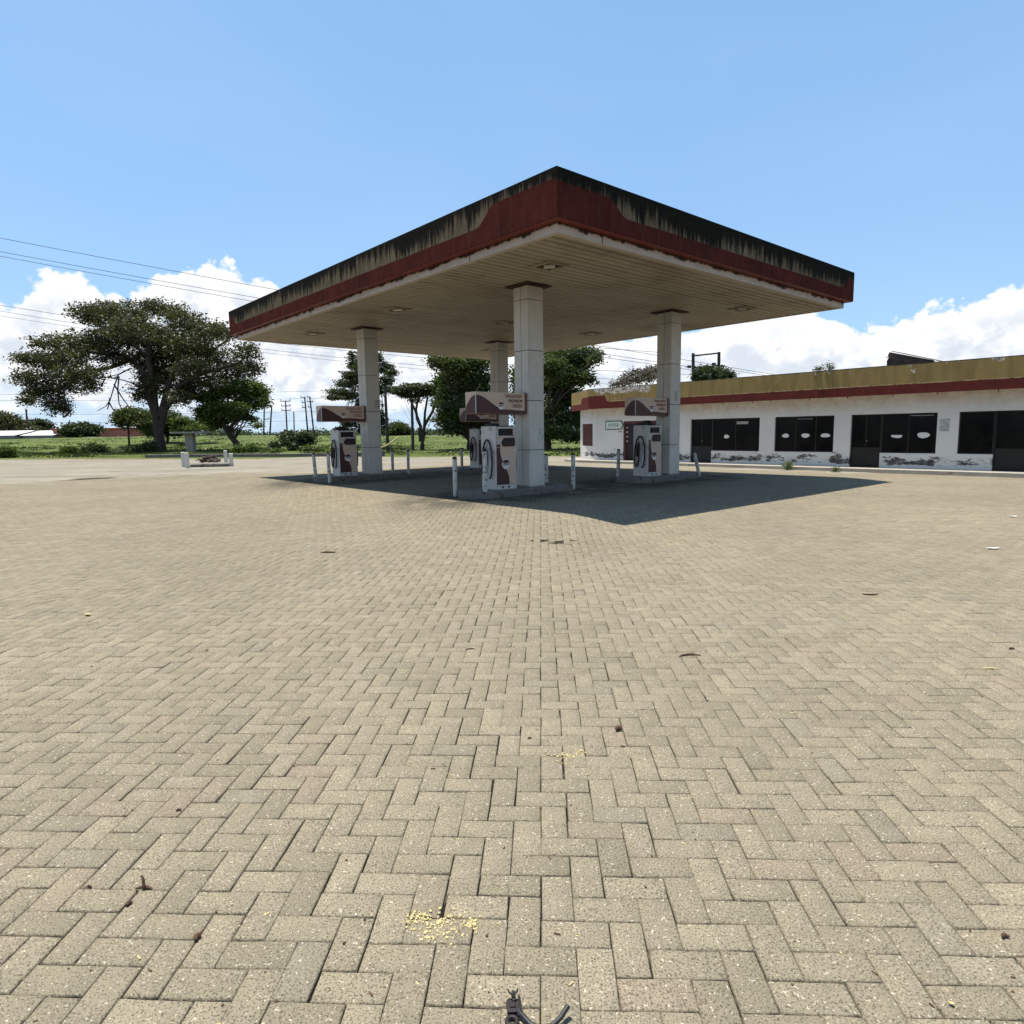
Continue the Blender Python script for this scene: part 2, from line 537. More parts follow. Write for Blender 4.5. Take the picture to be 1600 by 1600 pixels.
# white beam under the fascia, stained along its upper edge
m, t, p = mat_base('stained_white_beam', 0.8, 0.25)
uv = t.node('ShaderNodeUVMap'); uv.uv_map = 'UVMap'
sp_ = t.node('ShaderNodeSeparateXYZ', i_0=uv.outputs[0]); U, V = sp_.outputs[0], sp_.outputs[1]
vec = t.node('ShaderNodeCombineXYZ', i_0=U, i_1=V, i_2=0.0).outputs[0]
n = t.noise(t.vmul(vec, (2.6, 2.2, 1)), 1.0, 8, 0.72)
k = t.m('ADD', t.m('MULTIPLY', V, 3.2), t.m('SUBTRACT', n, 0.5))
c = t.mix(t.step(t.noise(vec, 3, 5, 0.6), 0.3, 0.7), (0.50, 0.43, 0.36), (0.42, 0.35, 0.29))
c = t.mix(t.step(k, 0.28, 0.42), c, (0.21, 0.085, 0.065))
c = t.mix(t.step(t.m('ADD', k, t.m('MULTIPLY', t.noise(vec, 8, 4, 0.6), 0.5)), 0.58, 0.68), c, (0.03, 0.022, 0.018))
t.put(p.inputs['Base Color'], c)
bn = t.node('ShaderNodeBump', i_Height=n, i_Distance=0.02, i_Strength=0.6); t.l.new(bn.outputs[0], p.inputs['Normal'])
M_beam = m

# ribbed soffit strips
m, t, p = mat_base('soffit_metal_strip', 0.55, 0.35)
g = t.node('ShaderNodeTexCoord').outputs['Object']
n = t.noise(t.vmul(g, (0.35, 2.5, 1)), 1.0, 5, 0.6)
c = t.mix(t.step(n, 0.3, 0.75), (0.37, 0.315, 0.235), (0.30, 0.25, 0.185))
c = t.mix(t.step(t.noise(g, 0.55, 7, 0.7), 0.45, 0.75, (0, 0.6)), c, (0.14, 0.10, 0.065))
t.put(p.inputs['Base Color'], c)
M_soffit = m
M_groove = simple('soffit_groove', (0.035, 0.027, 0.02), 0.8, 0.2, 3)


# --- pavers: each brick has its own tone (attribute), aggregate specks on top
def paver_mat():
    m, t, p = mat_base('concrete_paver', 0.95, 0.06)
    g = t.node('ShaderNodeNewGeometry').outputs['Position']
    at = t.node('ShaderNodeAttribute'); at.attribute_name = 'tone'; tone = at.outputs['Fac']
    at2 = t.node('ShaderNodeAttribute'); at2.attribute_name = 'tint'; tint = at2.outputs['Fac']
    base = t.mix(tone, (0.2037, 0.1729, 0.1178), (0.2732, 0.2319, 0.1585))
    base = t.mix(t.step(tint, 0.93, 1.0, (0, 0.28)), base, (0.1540, 0.1455, 0.1301))
    base = t.mix(t.step(tint, 0.10, 0.0, (0, 0.5)), base, (0.2485, 0.1916, 0.1372))
    big = t.step(t.noise(g, 0.35, 5, 0.6), 0.35, 0.7)
    base = t.mix(t.m('MULTIPLY', big, 0.42), base, (0.1492, 0.1278, 0.0914))
    mid = t.step(t.noise(g, 14, 4, 0.6), 0.35, 0.7)
    base = t.mix(t.m('MULTIPLY', mid, 0.22), base, (0.1292, 0.1130, 0.0834))
    sp1 = t.step(t.noise(g, 165, 3, 0.8), 0.515, 0.585)
    base = t.mix(t.m('MULTIPLY', sp1, 0.88), base, (0.0617, 0.0530, 0.0387))
    sp2 = t.step(t.noise(t.vadd(g, (7.3, 2.1, 5.5)), 105, 2, 0.6), 0.64, 0.70)
    base = t.mix(t.m('MULTIPLY', sp2, 0.75), base, (0.4968, 0.4422, 0.3354))
    at3 = t.node('ShaderNodeAttribute'); at3.attribute_name = 'isl_shade'
    shd = t.m('MULTIPLY', at3.outputs['Fac'], t.step(t.noise(g, 1.6, 6, 0.65), 0.30, 0.55))
    base = t.mix(t.m('MULTIPLY', shd, 0.72), base, (0.0419, 0.0372, 0.0313))  # canopy shade deepened in the paver colour, as noisy blots round the islands
    # oil and dirt blots
    bl = t.step(t.noise(t.vadd(g, (31, 5, 0)), 0.9, 6, 0.7), 0.73, 0.82)
    base = t.mix(t.m('MULTIPLY', bl, 0.45), base, (0.0895, 0.0785, 0.0609))
    t.put(p.inputs['Base Color'], base)
    h = t.m('ADD', t.m('MULTIPLY', t.noise(g, 130, 4, 0.7), 1.0), t.m('MULTIPLY', t.noise(g, 25, 3, 0.6), 1.0))
    bn = t.node('ShaderNodeBump', i_Height=h, i_Distance=0.004, i_Strength=0.7)
    t.l.new(bn.outputs[0], p.inputs['Normal'])
    return m


M_paver = paver_mat()

# --- joint dirt and blown sand over the far paving
m, t, p = mat_base('sandy_ground', 0.97, 0.05)
g = t.node('ShaderNodeNewGeometry').outputs['Position']
at = t.node('ShaderNodeAttribute'); at.attribute_name = 'sand'; sd = at.outputs['Fac']
gs = t.vmul(g, (0.35, 1, 1))
n1 = t.step(t.noise(gs, 0.7, 7, 0.65), 0.3, 0.72)
sand = t.mix(n1, (0.2569, 0.2267, 0.1770), (0.1926, 0.1687, 0.1271))
sand = t.mix(t.step(t.noise(t.vadd(gs, (9, 3, 0)), 1.1, 7, 0.7), 0.62, 0.74, (0, 0.6)), sand, (0.1113, 0.0995, 0.0727))
sand = t.mix(t.step(t.noise(g, 30, 4, 0.7), 0.5, 0.75, (0, 0.35)), sand, (0.1027, 0.0865, 0.0681))
sand = t.mix(t.step(t.noise(t.vmul(g, (0.10, 1.3, 1)), 1.0, 7, 0.7), 0.47, 0.60, (0, 0.5)), sand, (0.1223, 0.1081, 0.0824))
sand = t.mix(t.step(t.noise(t.vadd(t.vmul(g, (0.5, 2.2, 1)), (5, 5, 0)), 1.0, 8, 0.78), 0.555, 0.615, (0, 0.75)), sand, (0.0713, 0.0618, 0.0433))
at3 = t.node('ShaderNodeAttribute'); at3.attribute_name = 'weed'; wd = at3.outputs['Fac']
wn = t.step(t.m('ADD', t.noise(g, 1.4, 7, 0.7), t.m('MULTIPLY', wd, 0.55)), 0.66, 0.80)
sand = t.mix(wn, sand, (0.0857, 0.0995, 0.0318))
joint = t.mix(t.step(t.noise(g, 6, 6, 0.7), 0.50, 0.66), (0.0204, 0.0165, 0.0113), (0.1529, 0.1288, 0.0824))
t.put(p.inputs['Base Color'], t.mix(t.step(sd, 0.03, 0.25), joint, sand))
bn = t.node('ShaderNodeBump', i_Height=t.noise(g, 9, 6, 0.7), i_Distance=0.03, i_Strength=0.6)
t.l.new(bn.outputs[0], p.inputs['Normal'])
M_sand = m

# --- grassland
m, t, p = mat_base('rough_grassland', 0.95, 0.1)
g = t.node('ShaderNodeNewGeometry').outputs['Position']
gs = t.vmul(g, (0.45, 1, 1))
a = t.step(t.noise(gs, 0.22, 7, 0.65), 0.3, 0.7)
c = t.mix(a, (0.0722, 0.0988, 0.0241), (0.1144, 0.1420, 0.0410))
b = t.step(t.noise(t.vadd(gs, (4, 9, 0)), 0.55, 8, 0.75), 0.47, 0.62)
c = t.mix(t.m('MULTIPLY', b, 0.75), c, (0.0337, 0.0482, 0.0157))
c = t.mix(t.step(t.noise(gs, 2.2, 6, 0.7), 0.5, 0.7, (0, 0.5)), c, (0.1566, 0.1505, 0.0603))
t.put(p.inputs['Base Color'], c)
bn = t.node('ShaderNodeBump', i_Height=t.noise(g, 1.5, 7, 0.7), i_Distance=0.35, i_Strength=0.9)
t.l.new(bn.outputs[0], p.inputs['Normal'])
M_grass = m


def leaf_mat(name, a, b, scale=0.9, trans=0.25):
    m = bpy.data.materials.new(name); m.use_nodes = True
    t = NT(m.node_tree); t.n.clear()
    g = t.node('ShaderNodeNewGeometry').outputs['Position']
    at = t.node('ShaderNodeAttribute'); at.attribute_name = 'tone'
    n = t.step(t.m('ADD', t.m('MULTIPLY', t.noise(g, scale, 4, 0.6), 0.65), t.m('MULTIPLY', at.outputs['Fac'], 0.35)), 0.3, 0.7)
    c = t.mix(n, a, b)
    d = t.node('ShaderNodeBsdfDiffuse', i_Color=c)
    tr = t.node('ShaderNodeBsdfTranslucent', i_Color=t.mix(0.5, c, (0.12, 0.16, 0.02)))
    gl = t.node('ShaderNodeBsdfGlossy', i_Color=(0.5, 0.5, 0.5), i_Roughness=0.45)
    mx = t.node('ShaderNodeMixShader', i_0=trans, i_1=d.outputs[0], i_2=tr.outputs[0])
    mx2 = t.node('ShaderNodeMixShader', i_0=0.04, i_1=mx.outputs[0], i_2=gl.outputs[0])
    o = t.node('ShaderNodeOutputMaterial'); t.l.new(mx2.outputs[0], o.inputs[0])
    return m


L_big = leaf_mat('brownish_green_leaves', (0.032, 0.034, 0.016), (0.085, 0.076, 0.034))
L_green = leaf_mat('fresh_green_leaves', (0.045, 0.075, 0.016), (0.105, 0.150, 0.030), trans=0.4)
L_dark = leaf_mat('dark_evergreen_needles', (0.0147, 0.0258, 0.0129), (0.0368, 0.0534, 0.0221))
L_mid = leaf_mat('mid_green_leaves', (0.0258, 0.0414, 0.0147), (0.0736, 0.0966, 0.0258), trans=0.3)
L_lime = leaf_mat('lime_yellow_leaves', (0.1104, 0.1426, 0.0138), (0.2300, 0.2576, 0.0276), trans=0.3)
L_purple = leaf_mat('dry_purplish_leaves', (0.0828, 0.0644, 0.0598), (0.1564, 0.1288, 0.1104))
L_blade = leaf_mat('grass_blades', (0.0460, 0.0644, 0.0161), (0.1093, 0.1323, 0.0367), scale=0.4, trans=0.25)


# plaster of the shop building, and its peeling
def plaster(name, base, patch, lo_rot=True, amt=0.0):
    m, t, p = mat_base(name, 0.85, 0.2)
    g = t.node('ShaderNodeTexCoord').outputs['Object']
    z = t.node('ShaderNodeSeparateXYZ', i_0=g).outputs[2]
    c = t.mix(t.step(t.noise(g, 0.8, 5, 0.6), 0.3, 0.7), base, tuple(x * 0.9 for x in base))
    stv = t.step(t.noise(t.vmul(g, (7, 7, 0.4)), 1.0, 4, 0.6), 0.55, 0.8)
    c = t.mix(t.m('MULTIPLY', stv, 0.22), c, (0.40, 0.33, 0.24))
    topd = t.step(z, 1.9, 2.45, (0, 0.5))
    c = t.mix(t.m('MULTIPLY', topd, t.step(t.noise(g, 3, 5, 0.7), 0.35, 0.65)), c, (0.42, 0.31, 0.20))
    low = t.step(z, 0.75, 0.12)
    mid = t.m('MULTIPLY', low, t.step(z, -0.10, 0.1))
    nn = t.noise(t.vmul(g, (1.0, 1.0, 2.4)), 1.5, 10, 0.76)
    pt = t.step(t.m('ADD', nn, t.m('MULTIPLY', mid, 0.215)), 0.695 - amt, 0.707 - amt)
    c = t.mix(pt, c, t.mix(t.step(t.noise(g, 5, 5, 0.6), 0.35, 0.7), patch, (0.19, 0.18, 0.16)))
    t.put(p.inputs['Base Color'], c)
    bn = t.node('ShaderNodeBump', i_Height=t.m('SUBTRACT', t.m('MULTIPLY', t.noise(g, 14, 4, 0.6), 0.4), pt), i_Distance=0.01, i_Strength=0.5)
    t.l.new(bn.outputs[0], p.inputs['Normal'])
    return m


M_plaster = plaster('white_peeling_plaster', (0.64, 0.62, 0.57), (0.060, 0.056, 0.05))

# ------------------------------------------------------------------ THE GROUND
# far forecourt edge (foot of the grass), from left to right
EDGE_PX = [(-60, 717), (0, 716), (150, 715), (260, 714.5), (440, 714), (600, 712.5), (730, 712.5), (860, 713.5), (905, 714)]
EDGE = [on_ground(x, y) for x, y in EDGE_PX]
exs = np.array([-400, -70] + [e[0] for e in EDGE] + [40, 400]); eys = np.array([140, 61] + [e[1] for e in EDGE] + [36, 30])


def edge_y(x):
    return np.interp(x, exs, eys)


def fnoise(x, y, sc, seed=0.0):
    out = np.zeros_like(np.asarray(x, float)); xf = np.ravel(x); yf = np.ravel(y); o = np.ravel(out)
    for i in range(len(xf)): o[i] = mnoise.noise(Vector((xf[i] * sc + seed, yf[i] * sc - seed, seed * 0.7)))
    return o.reshape(np.shape(x))


def field_h(x, y):
    x = np.asarray(x, float); y = np.asarray(y, float)
    d = y - edge_y(x)
    base = ground_h(x, np.minimum(y, edge_y(x))) + 0.16 * sst(d, 0.0, 0.6)
    topz = 1.12 + 0.42 * sst(-x, 8, 50)
    rise = sst(y, 57, 86)
    h = base * (1 - rise) + topz * rise
    h = h * (1 - sst(y, 104, 150)) + 0.5 * sst(y, 104, 150)
    return h


xs = np.concatenate([np.linspace(-46, 26, 241)])
yv = np.concatenate([np.linspace(-6, 14, 21), np.linspace(14.4, 62, 120)])
gx, gy = np.meshgrid(xs, yv)
gsand = np.zeros_like(gx)
nn1 = fnoise(gx, gy, 0.22, 3.0); nn2 = fnoise(gx, gy, 0.7, 8.0)
dist = np.hypot(gx, gy) + nn1 * 3.0 + nn2 * 1.6 + fnoise(gx, gy, 1.7, 21.0) * 1.6
s_, t_ = st_of(gx, gy)
under = (1 - sst(np.maximum(np.maximum(-1.5 - s_, s_ - 15), np.maximum(-1 - t_, t_ - 12)), 0, 1.5))
gsand = sst(dist, 26, 30) * (1 - under)
gzv = ground_h(gx, gy) - 0.0125 + 0.03 * gsand + 0.004 * nn2
over = gy > edge_y(gx) + 1.5
gzv = np.where(over, gzv - 0.35, gzv)
ny, nx = gx.shape
idx = np.arange(nx * ny).reshape(ny, nx)
quads = np.stack([idx[:-1, :-1], idx[:-1, 1:], idx[1:, 1:], idx[1:, :-1]], -1).reshape(-1, 4)
weed = sst(gy - edge_y(gx), -7, 0.5) * sst(-gx, -8, 14)
ground = np_mesh('ground', np.stack([gx, gy, gzv], -1).reshape(-1, 3), quads, M_sand,
                 attr={'sand': gsand.ravel(), 'weed': weed.ravel()})
tag(ground, kind='structure')
for pl in ground.data.polygons: pl.use_smooth = True

# herringbone block paving: 200 x 100 mm blocks, laid as real bevelled blocks
ang = math.radians(-2.6)
c0 = np.array([-0.322, 2.009]); UNIT = 0.1
ux = np.array([math.cos(ang), math.sin(ang)]); uy = np.array([-math.sin(ang), math.cos(ang)])
REG = (-29, 21, 0.2, 34.0)
rows = np.arange(-25, 345); blocks = []
for j in rows:
    k = np.arange(-90, 90)
    hx = j + 4 * k
    blocks.append(np.stack([hx, np.full_like(hx, j), np.full_like(hx, 2), np.full_like(hx, 1)], 1))
    vx = j + 3 + 4 * k
    blocks.append(np.stack([vx, np.full_like(vx, j), np.full_like(vx, 1), np.full_like(vx, 2)], 1))
blk = np.concatenate(blocks).astype(float)
cen = c0 + ((blk[:, 0] + blk[:, 2] / 2 - 2) * UNIT)[:, None] * ux + ((blk[:, 1] + blk[:, 3] / 2 - 1) * UNIT)[:, None] * uy
rr = np.hypot(cen[:, 0], cen[:, 1])
ok = (cen[:, 0] > REG[0]) & (cen[:, 0] < REG[1]) & (cen[:, 1] > REG[2]) & (cen[:, 1] < REG[3]) & (rr < 34) & (np.abs(cen[:, 0]) < cen[:, 1] * 0.95 + 2.5)
blk = blk[ok]; cen = cen[ok]; nb = len(blk)
hw = blk[:, 2] * UNIT / 2; hh = blk[:, 3] * UNIT / 2
jx = NP.normal(0, 0.0008, nb); jy = NP.normal(0, 0.0008, nb); rot = NP.normal(0, 0.006, nb)
gapw = np.clip(NP.normal(0.0017, 0.0008, nb), 0.0004, 0.005)
lift = NP.normal(0, 0.0010, nb)
tx = NP.normal(0, 0.006, nb); ty = NP.normal(0, 0.006, nb)
cnr = np.array([(-1, -1), (1, -1), (1, 1), (-1, 1)], float)
V = np.zeros((nb, 12, 3))
for ring, (ins, dz) in enumerate(((0.0, -0.014), (0.0004, -0.0035), (0.0042, 0.0))):
    lx = cnr[None, :, 0] * (hw - gapw - ins)[:, None]; ly = cnr[None, :, 1] * (hh - gapw - ins)[:, None]
    lz = dz + lift[:, None] + lx * tx[:, None] + ly * ty[:, None]
    cr_, sr_ = np.cos(rot)[:, None], np.sin(rot)[:, None]
    rx_ = lx * cr_ - ly * sr_ + jx[:, None]; ry_ = lx * sr_ + ly * cr_ + jy[:, None]
    V[:, ring * 4:ring * 4 + 4, 0] = cen[:, 0:1] + rx_ * ux[0] + ry_ * uy[0]
    V[:, ring * 4:ring * 4 + 4, 1] = cen[:, 1:2] + rx_ * ux[1] + ry_ * uy[1]
    V[:, ring * 4:ring * 4 + 4, 2] = lz
jit = NP.normal(0, 0.0009, (nb, 4, 2))
for ring in range(3): V[:, ring * 4:ring * 4 + 4, :2] += jit + NP.normal(0, 0.0004, (nb, 4, 2))
V[:, :, 2] += ground_h(V[:, :, 0], V[:, :, 1])
fq = [(8, 9, 10, 11)] + [(r * 4 + i, r * 4 + (i + 1) % 4, (r + 1) * 4 + (i + 1) % 4, (r + 1) * 4 + i) for r in (0, 1) for i in range(4)]
fq = np.array(fq)
quads = (np.arange(nb)[:, None, None] * 12 + fq[None]).reshape(-1, 4)
tone = np.repeat(np.clip(NP.normal(0.5, 0.24, nb), 0, 1), 9); tint = np.repeat(NP.random(nb), 9)
so_, to_ = st_of(cen[:, 0], cen[:, 1]); isl_shade = np.zeros(nb)  # mask for the shade painted into the blocks near each pump island
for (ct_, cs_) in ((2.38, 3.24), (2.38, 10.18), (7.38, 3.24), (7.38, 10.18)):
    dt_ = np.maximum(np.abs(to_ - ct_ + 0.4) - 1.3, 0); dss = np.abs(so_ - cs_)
    isl_shade = np.maximum(isl_shade, 1 - sst(np.hypot(dt_, dss), 0.9, 2.1))
pav = np_mesh('block_paving', V.reshape(-1, 3), quads, M_paver, attr={'tone': tone, 'tint': tint, 'isl_shade': np.repeat(isl_shade, 9)})
tag(pav, kind='structure')

# grassland, one sheet out to the horizon
fx = np.concatenate([-np.geomspace(2500, 62, 14), np.linspace(-60, 30, 91), np.geomspace(33, 2500, 14)])
fy = np.concatenate([[0.0, 0.25, 0.6, 1.2, 2, 3], np.linspace(4, 60, 57), np.geomspace(64, 4500, 22)])
FX, FD = np.meshgrid(fx, fy)
rag = np.where(FX < -25, 1.1, 0.25)
FY = edge_y(FX) + FD + (fnoise(FX, FX * 0, 0.55, 5.0) * rag) * (FD < 0.01)
FZ = field_h(FX, FY) + np.where(FD > 1.5, 0.16, 0.0) * fnoise(FX, FY, 0.28, 2.0) * (FY < 200)
FZ = FZ - 0.12 * (FD < 0.01)
ny, nx = FX.shape
idx = np.arange(nx * ny).reshape(ny, nx)
quads = np.stack([idx[:-1, :-1], idx[:-1, 1:], idx[1:, 1:], idx[1:, :-1]], -1).reshape(-1, 4)
fld = np_mesh('grassland', np.stack([FX, FY, FZ], -1).reshape(-1, 3), quads, M_grass)
tag(fld, kind='structure')
for pl in fld.data.polygons: pl.use_smooth = True
# land behind the camera and to the sides
m_ = MB()
m_.add([(-2500, -2500, -0.45), (2500, -2500, -0.45), (2500, 140, -0.45), (-2500, 140, -0.45)], [(0, 1, 2, 3)])
tag(m_.build('outer_land', M_sand, recalc=False), kind='structure')


def ribbon(name, pts, width, mat, dz=0.03):
    """a strip following the field"""
    vs = []; P = [np.array(p[:2]) for p in pts]
    n = 40; Q = []
    seg = np.linspace(0, len(P) - 1, n)
    for q in seg:
        i = min(int(q), len(P) - 2); f = q - i; Q.append(P[i] * (1 - f) + P[i + 1] * f)
    mb = MB(); vs = []
    for i, q in enumerate(Q):
        d = Q[min(i + 1, n - 1)] - Q[max(i - 1, 0)]; d = d / np.linalg.norm(d); nrm = np.array([-d[1], d[0]])
        for k in (-0.5, 0, 0.5):
            w = q + nrm * width * k * (1 + 0.3 * math.sin(i * 1.7))
            z = float(field_h(w[0], w[1])) + 0.16 * mnoise.noise(Vector((w[0] * 0.28 + 2, w[1] * 0.28 - 2, 1.4))) + dz
            vs.append((w[0], w[1], z))
    fs = [(i * 3 + k, i * 3 + k + 1, (i + 1) * 3 + k + 1, (i + 1) * 3 + k) for i in range(n - 1) for k in (0, 1)]
    mb.add(vs, fs)
    return tag(mb.build(name, mat, recalc=False, smooth=True), kind='structure')


M_path = simple('trodden_earth_path', (0.2100, 0.1974, 0.1260), 0.95, 0.2, 0.8)
ribbon('path', [on_ground(x, y, field_h) for x, y in ((600, 703.8), (680, 703.8), (760, 704.5), (905, 704.5), (960, 704.5))], 1.3, M_path, 0.05)
ribbon('road', [(-75, 87.5), (-45, 87), (-30, 87), (-18, 87), (-6, 87.5)], 1.6, M_path, 0.04)

# grass blades standing over the field
nbld = 34000
bd = NP.exponential(11, nbld) * 0.9; bx = NP.uniform(-58, 8, nbld)
by = edge_y(bx) + 0.15 + bd
keep = (by < 88); bx, by = bx[keep], by[keep]; nbld = len(bx)
cl = np.array([mnoise.noise(Vector((a * 0.35, b * 0.6, 0))) for a, b in zip(bx, by)])
keep = cl > -0.12; bx, by, cl = bx[keep], by[keep], cl[keep]; nbld = len(bx)
bz = field_h(bx, by)
hgt = (0.03 + 0.17 * np.clip(cl + 0.2, 0, 1)) * NP.uniform(0.5, 1.5, nbld)
aa = NP.uniform(0, PI, nbld); wd = NP.uniform(0.06, 0.20, nbld)
v0 = np.stack([bx - np.cos(aa) * wd, by - np.sin(aa) * wd, bz - 0.05], 1)
v1 = np.stack([bx + np.cos(aa) * wd, by + np.sin(aa) * wd, bz - 0.05], 1)
v2 = np.stack([bx + NP.normal(0, 0.08, nbld), by + NP.normal(0, 0.08, nbld), bz + hgt], 1)
VV = np.stack([v0, v1, v2], 1).reshape(-1, 3)
gr = np_mesh('grass', VV, np.arange(nbld * 3).reshape(-1, 3), L_blade, attr={'tone': NP.random(nbld)}, tris=True)
tag(gr, 'uneven tufts of green grass covering the field behind the forecourt', 'grass', kind='stuff')


# ------------------------------------------------------------------ CANOPY
ZT, FH, INS, ZS = 5.3621, 0.7131, 0.1636, 4.4848
LS, LT = 14.664, 10.7195
GI = 0.28                                         # island top height
COLS = [(2.38, 3.24), (2.38, 10.18), (7.38, 3.24), (7.38, 10.18)]
canopy = thing('canopy', 'large flat filling station canopy with mould streaked red and beige fascia on four clad columns', 'canopy',
               (CN[0], CN[1], 0), TH)


def uv_panel(name, mat, parent, length, height, M, inner=0.10, sub=1):
    """a fascia board: front face with UV in metres, real thickness behind it. local x along, z up, front at y=0"""
    mb = MB()
    mb.box(0, length, 0, inner, 0, height)
    o = mb.build(name, mat, parent)
    me = o.data
    uvl = me.uv_layers.new(name='UVMap')
    for lp in me.loops:
        co = me.vertices[lp.vertex_index].co
        uvl.data[lp.index].uv = (co.x, co.z)
    o.matrix_local = M
    return o


zf = ZT - FH
F_right = fascia_mat('canopy_fascia_right_paint', LT, (1.15, 1.65), (0.35, 0.7), FH, 0.268, 0.52, BEIGE, RED, MOULD, 0.27)
F_left = fascia_mat('canopy_fascia_left_paint', LS, (1.35, 1.85), (0.45, 0.7), FH, 0.268, 0.56, BEIGE, RED, MOULD, 0.13)
# right (front) fascia along t at s=0
uv_panel('fascia_board', F_right, canopy, LT, FH, Matrix.Translation((0, 0, zf)))
# left fascia along s at t=0, u runs from the near corner: local x -> +y
uv_panel('fascia_board', F_left, canopy, LS - 0.104, FH,
         Matrix.Translation((0, 0.102, zf)) @ Matrix(((0, 1, 0, 0), (1, 0, 0, 0), (0, 0, 1, 0), (0, 0, 0, 1))))
uv_panel('fascia_board', F_right, canopy, LT - 0.102, FH, Matrix.Translation((0.102, LS - 0.102, zf)))
uv_panel('fascia_board', F_left, canopy, LS - 0.208, FH,
         Matrix.Translation((LT - 0.102, 0.102, zf)) @ Matrix(((0, 1, 0, 0), (1, 0, 0, 0), (0, 0, 1, 0), (0, 0, 0, 1))))
# underside lip of the fascia
mb = MB()
for x0, x1, y0, y1 in ((0.012, LT - 0.012, 0.012, INS), (0.012, LT - 0.012, LS - INS, LS - 0.012), (0.012, INS, INS, LS - INS), (LT - INS, LT - 0.012, INS, LS - INS)):
    mb.box(x0, x1, y0, y1, zf - 0.012, zf - 0.002)
mb.build('fascia_lip', M_redpaint, canopy)
# white edge beam below
BHh = zf - 0.014 - ZS
uv_panel('edge_beam', M_beam, canopy, LT - 2 * INS, BHh, Matrix.Translation((INS, INS, ZS)))
uv_panel('edge_beam', M_beam, canopy, LS - 2 * INS - 0.104, BHh, Matrix.Translation((INS, INS + 0.102, ZS)) @ Matrix(((0, 1, 0, 0), (1, 0, 0, 0), (0, 0, 1, 0), (0, 0, 0, 1))))
uv_panel('edge_beam', M_beam, canopy, LT - 2 * INS, BHh, Matrix.Translation((INS, LS - INS - 0.1, ZS)))
uv_panel('edge_beam', M_beam, canopy, LS - 2 * INS - 0.208, BHh, Matrix.Translation((LT - INS - 0.1, INS + 0.104, ZS)) @ Matrix(((0, 1, 0, 0), (1, 0, 0, 0), (0, 0, 1, 0), (0, 0, 0, 1))))
# joints in the beam
for s in (2.35, 9.0):
    mb = MB(); mb.box(INS - 0.004, INS + 0.001, s, s + 0.018, ZS, ZS + BHh); mb.build('beam_joint', M_dark, canopy)
mb = MB(); mb.box(1.2, 1.218, INS - 0.004, INS + 0.001, ZS, ZS + BHh); mb.build('beam_joint', M_dark, canopy)
# roof deck with a low steel coping
mb = MB(); mb.box(0.104, LT - 0.104, 0.104, LS - 0.104, ZT - 0.30, ZT - 0.22)
mb.build('roof_deck', M_fargrey, canopy)
# soffit: strips running along t, shadow gaps between them
mb = MB()
SX0, SX1 = INS + 0.1, LT - INS - 0.1
pitch = 0.19; y = INS + 0.10
mb.cur = 1
mb.box(SX0, SX1, INS + 0.1, LS - INS - 0.1, ZS + 0.035, ZS + 0.05)
mb.cur = 0
seams = [SX0, 3.6, 7.1, SX1]
while y < LS - INS - 0.14:
    y1 = min(y + pitch - 0.05, LS - INS - 0.101)
    for a, b in zip(seams[:-1], seams[1:]):
        off = R.uniform(-0.003, 0.003); x0, x1 = a + 0.006, b - 0.006
        z0 = ZS + 0.012 + off
        mb.add([(x0, y, z0 + 0.02), (x0, y + 0.012, z0), (x0, y1 - 0.012, z0), (x0, y1, z0 + 0.02),
                (x1, y, z0 + 0.02), (x1, y + 0.012, z0), (x1, y1 - 0.012, z0), (x1, y1, z0 + 0.02)],
               [(0, 1, 5, 4), (1, 2, 6, 5), (2, 3, 7, 6), (0, 3, 2, 1), (4, 5, 6, 7)])
    y += pitch
mb.build('soffit', [M_soffit, M_groove], canopy, recalc=False)
# recessed lamps (off), square frame with a sloped pan
M_lamp = simple('dusty_lamp_glass', (0.36, 0.31, 0.24), 0.3, 0.15, 6)
lamp0 = None
for (lx, ly) in [(1.52, 1.72), (1.52, 7.05), (1.52, 11.9), (8.45, 1.8), (8.45, 6.95), (8.45, 11.9), (4.9, 7.0)]:
    if lamp0 is None:
        mb = MB()
        for (x0, x1, y0, y1) in ((-0.26, 0.26, -0.26, -0.21), (-0.26, 0.26, 0.21, 0.26), (-0.26, -0.21, -0.21, 0.21), (0.21, 0.26, -0.21, 0.21)):
            mb.box(x0, x1, y0, y1, -0.035, 0.0, 0.004)
        lamp0 = mb.build('ceiling_lamp', M_soffit, canopy)
        mb = MB(); mb.box(-0.208, 0.208, -0.208, 0.208, -0.006, 0.0)
        pan = mb.build('lamp_pan', M_dark, lamp0)
        mb = MB(); mb.prism([(0.15 * math.cos(a * PI / 2), 0.15 * math.sin(a * PI / 2)) for a in range(4)], 'z', -0.03, -0.007)
        gl = mb.build('lamp_glass', M_lamp, lamp0)
        o = lamp0
    else:
        o = copy_tree(lamp0, canopy)
    o.location = (lx, ly, ZS + 0.012)


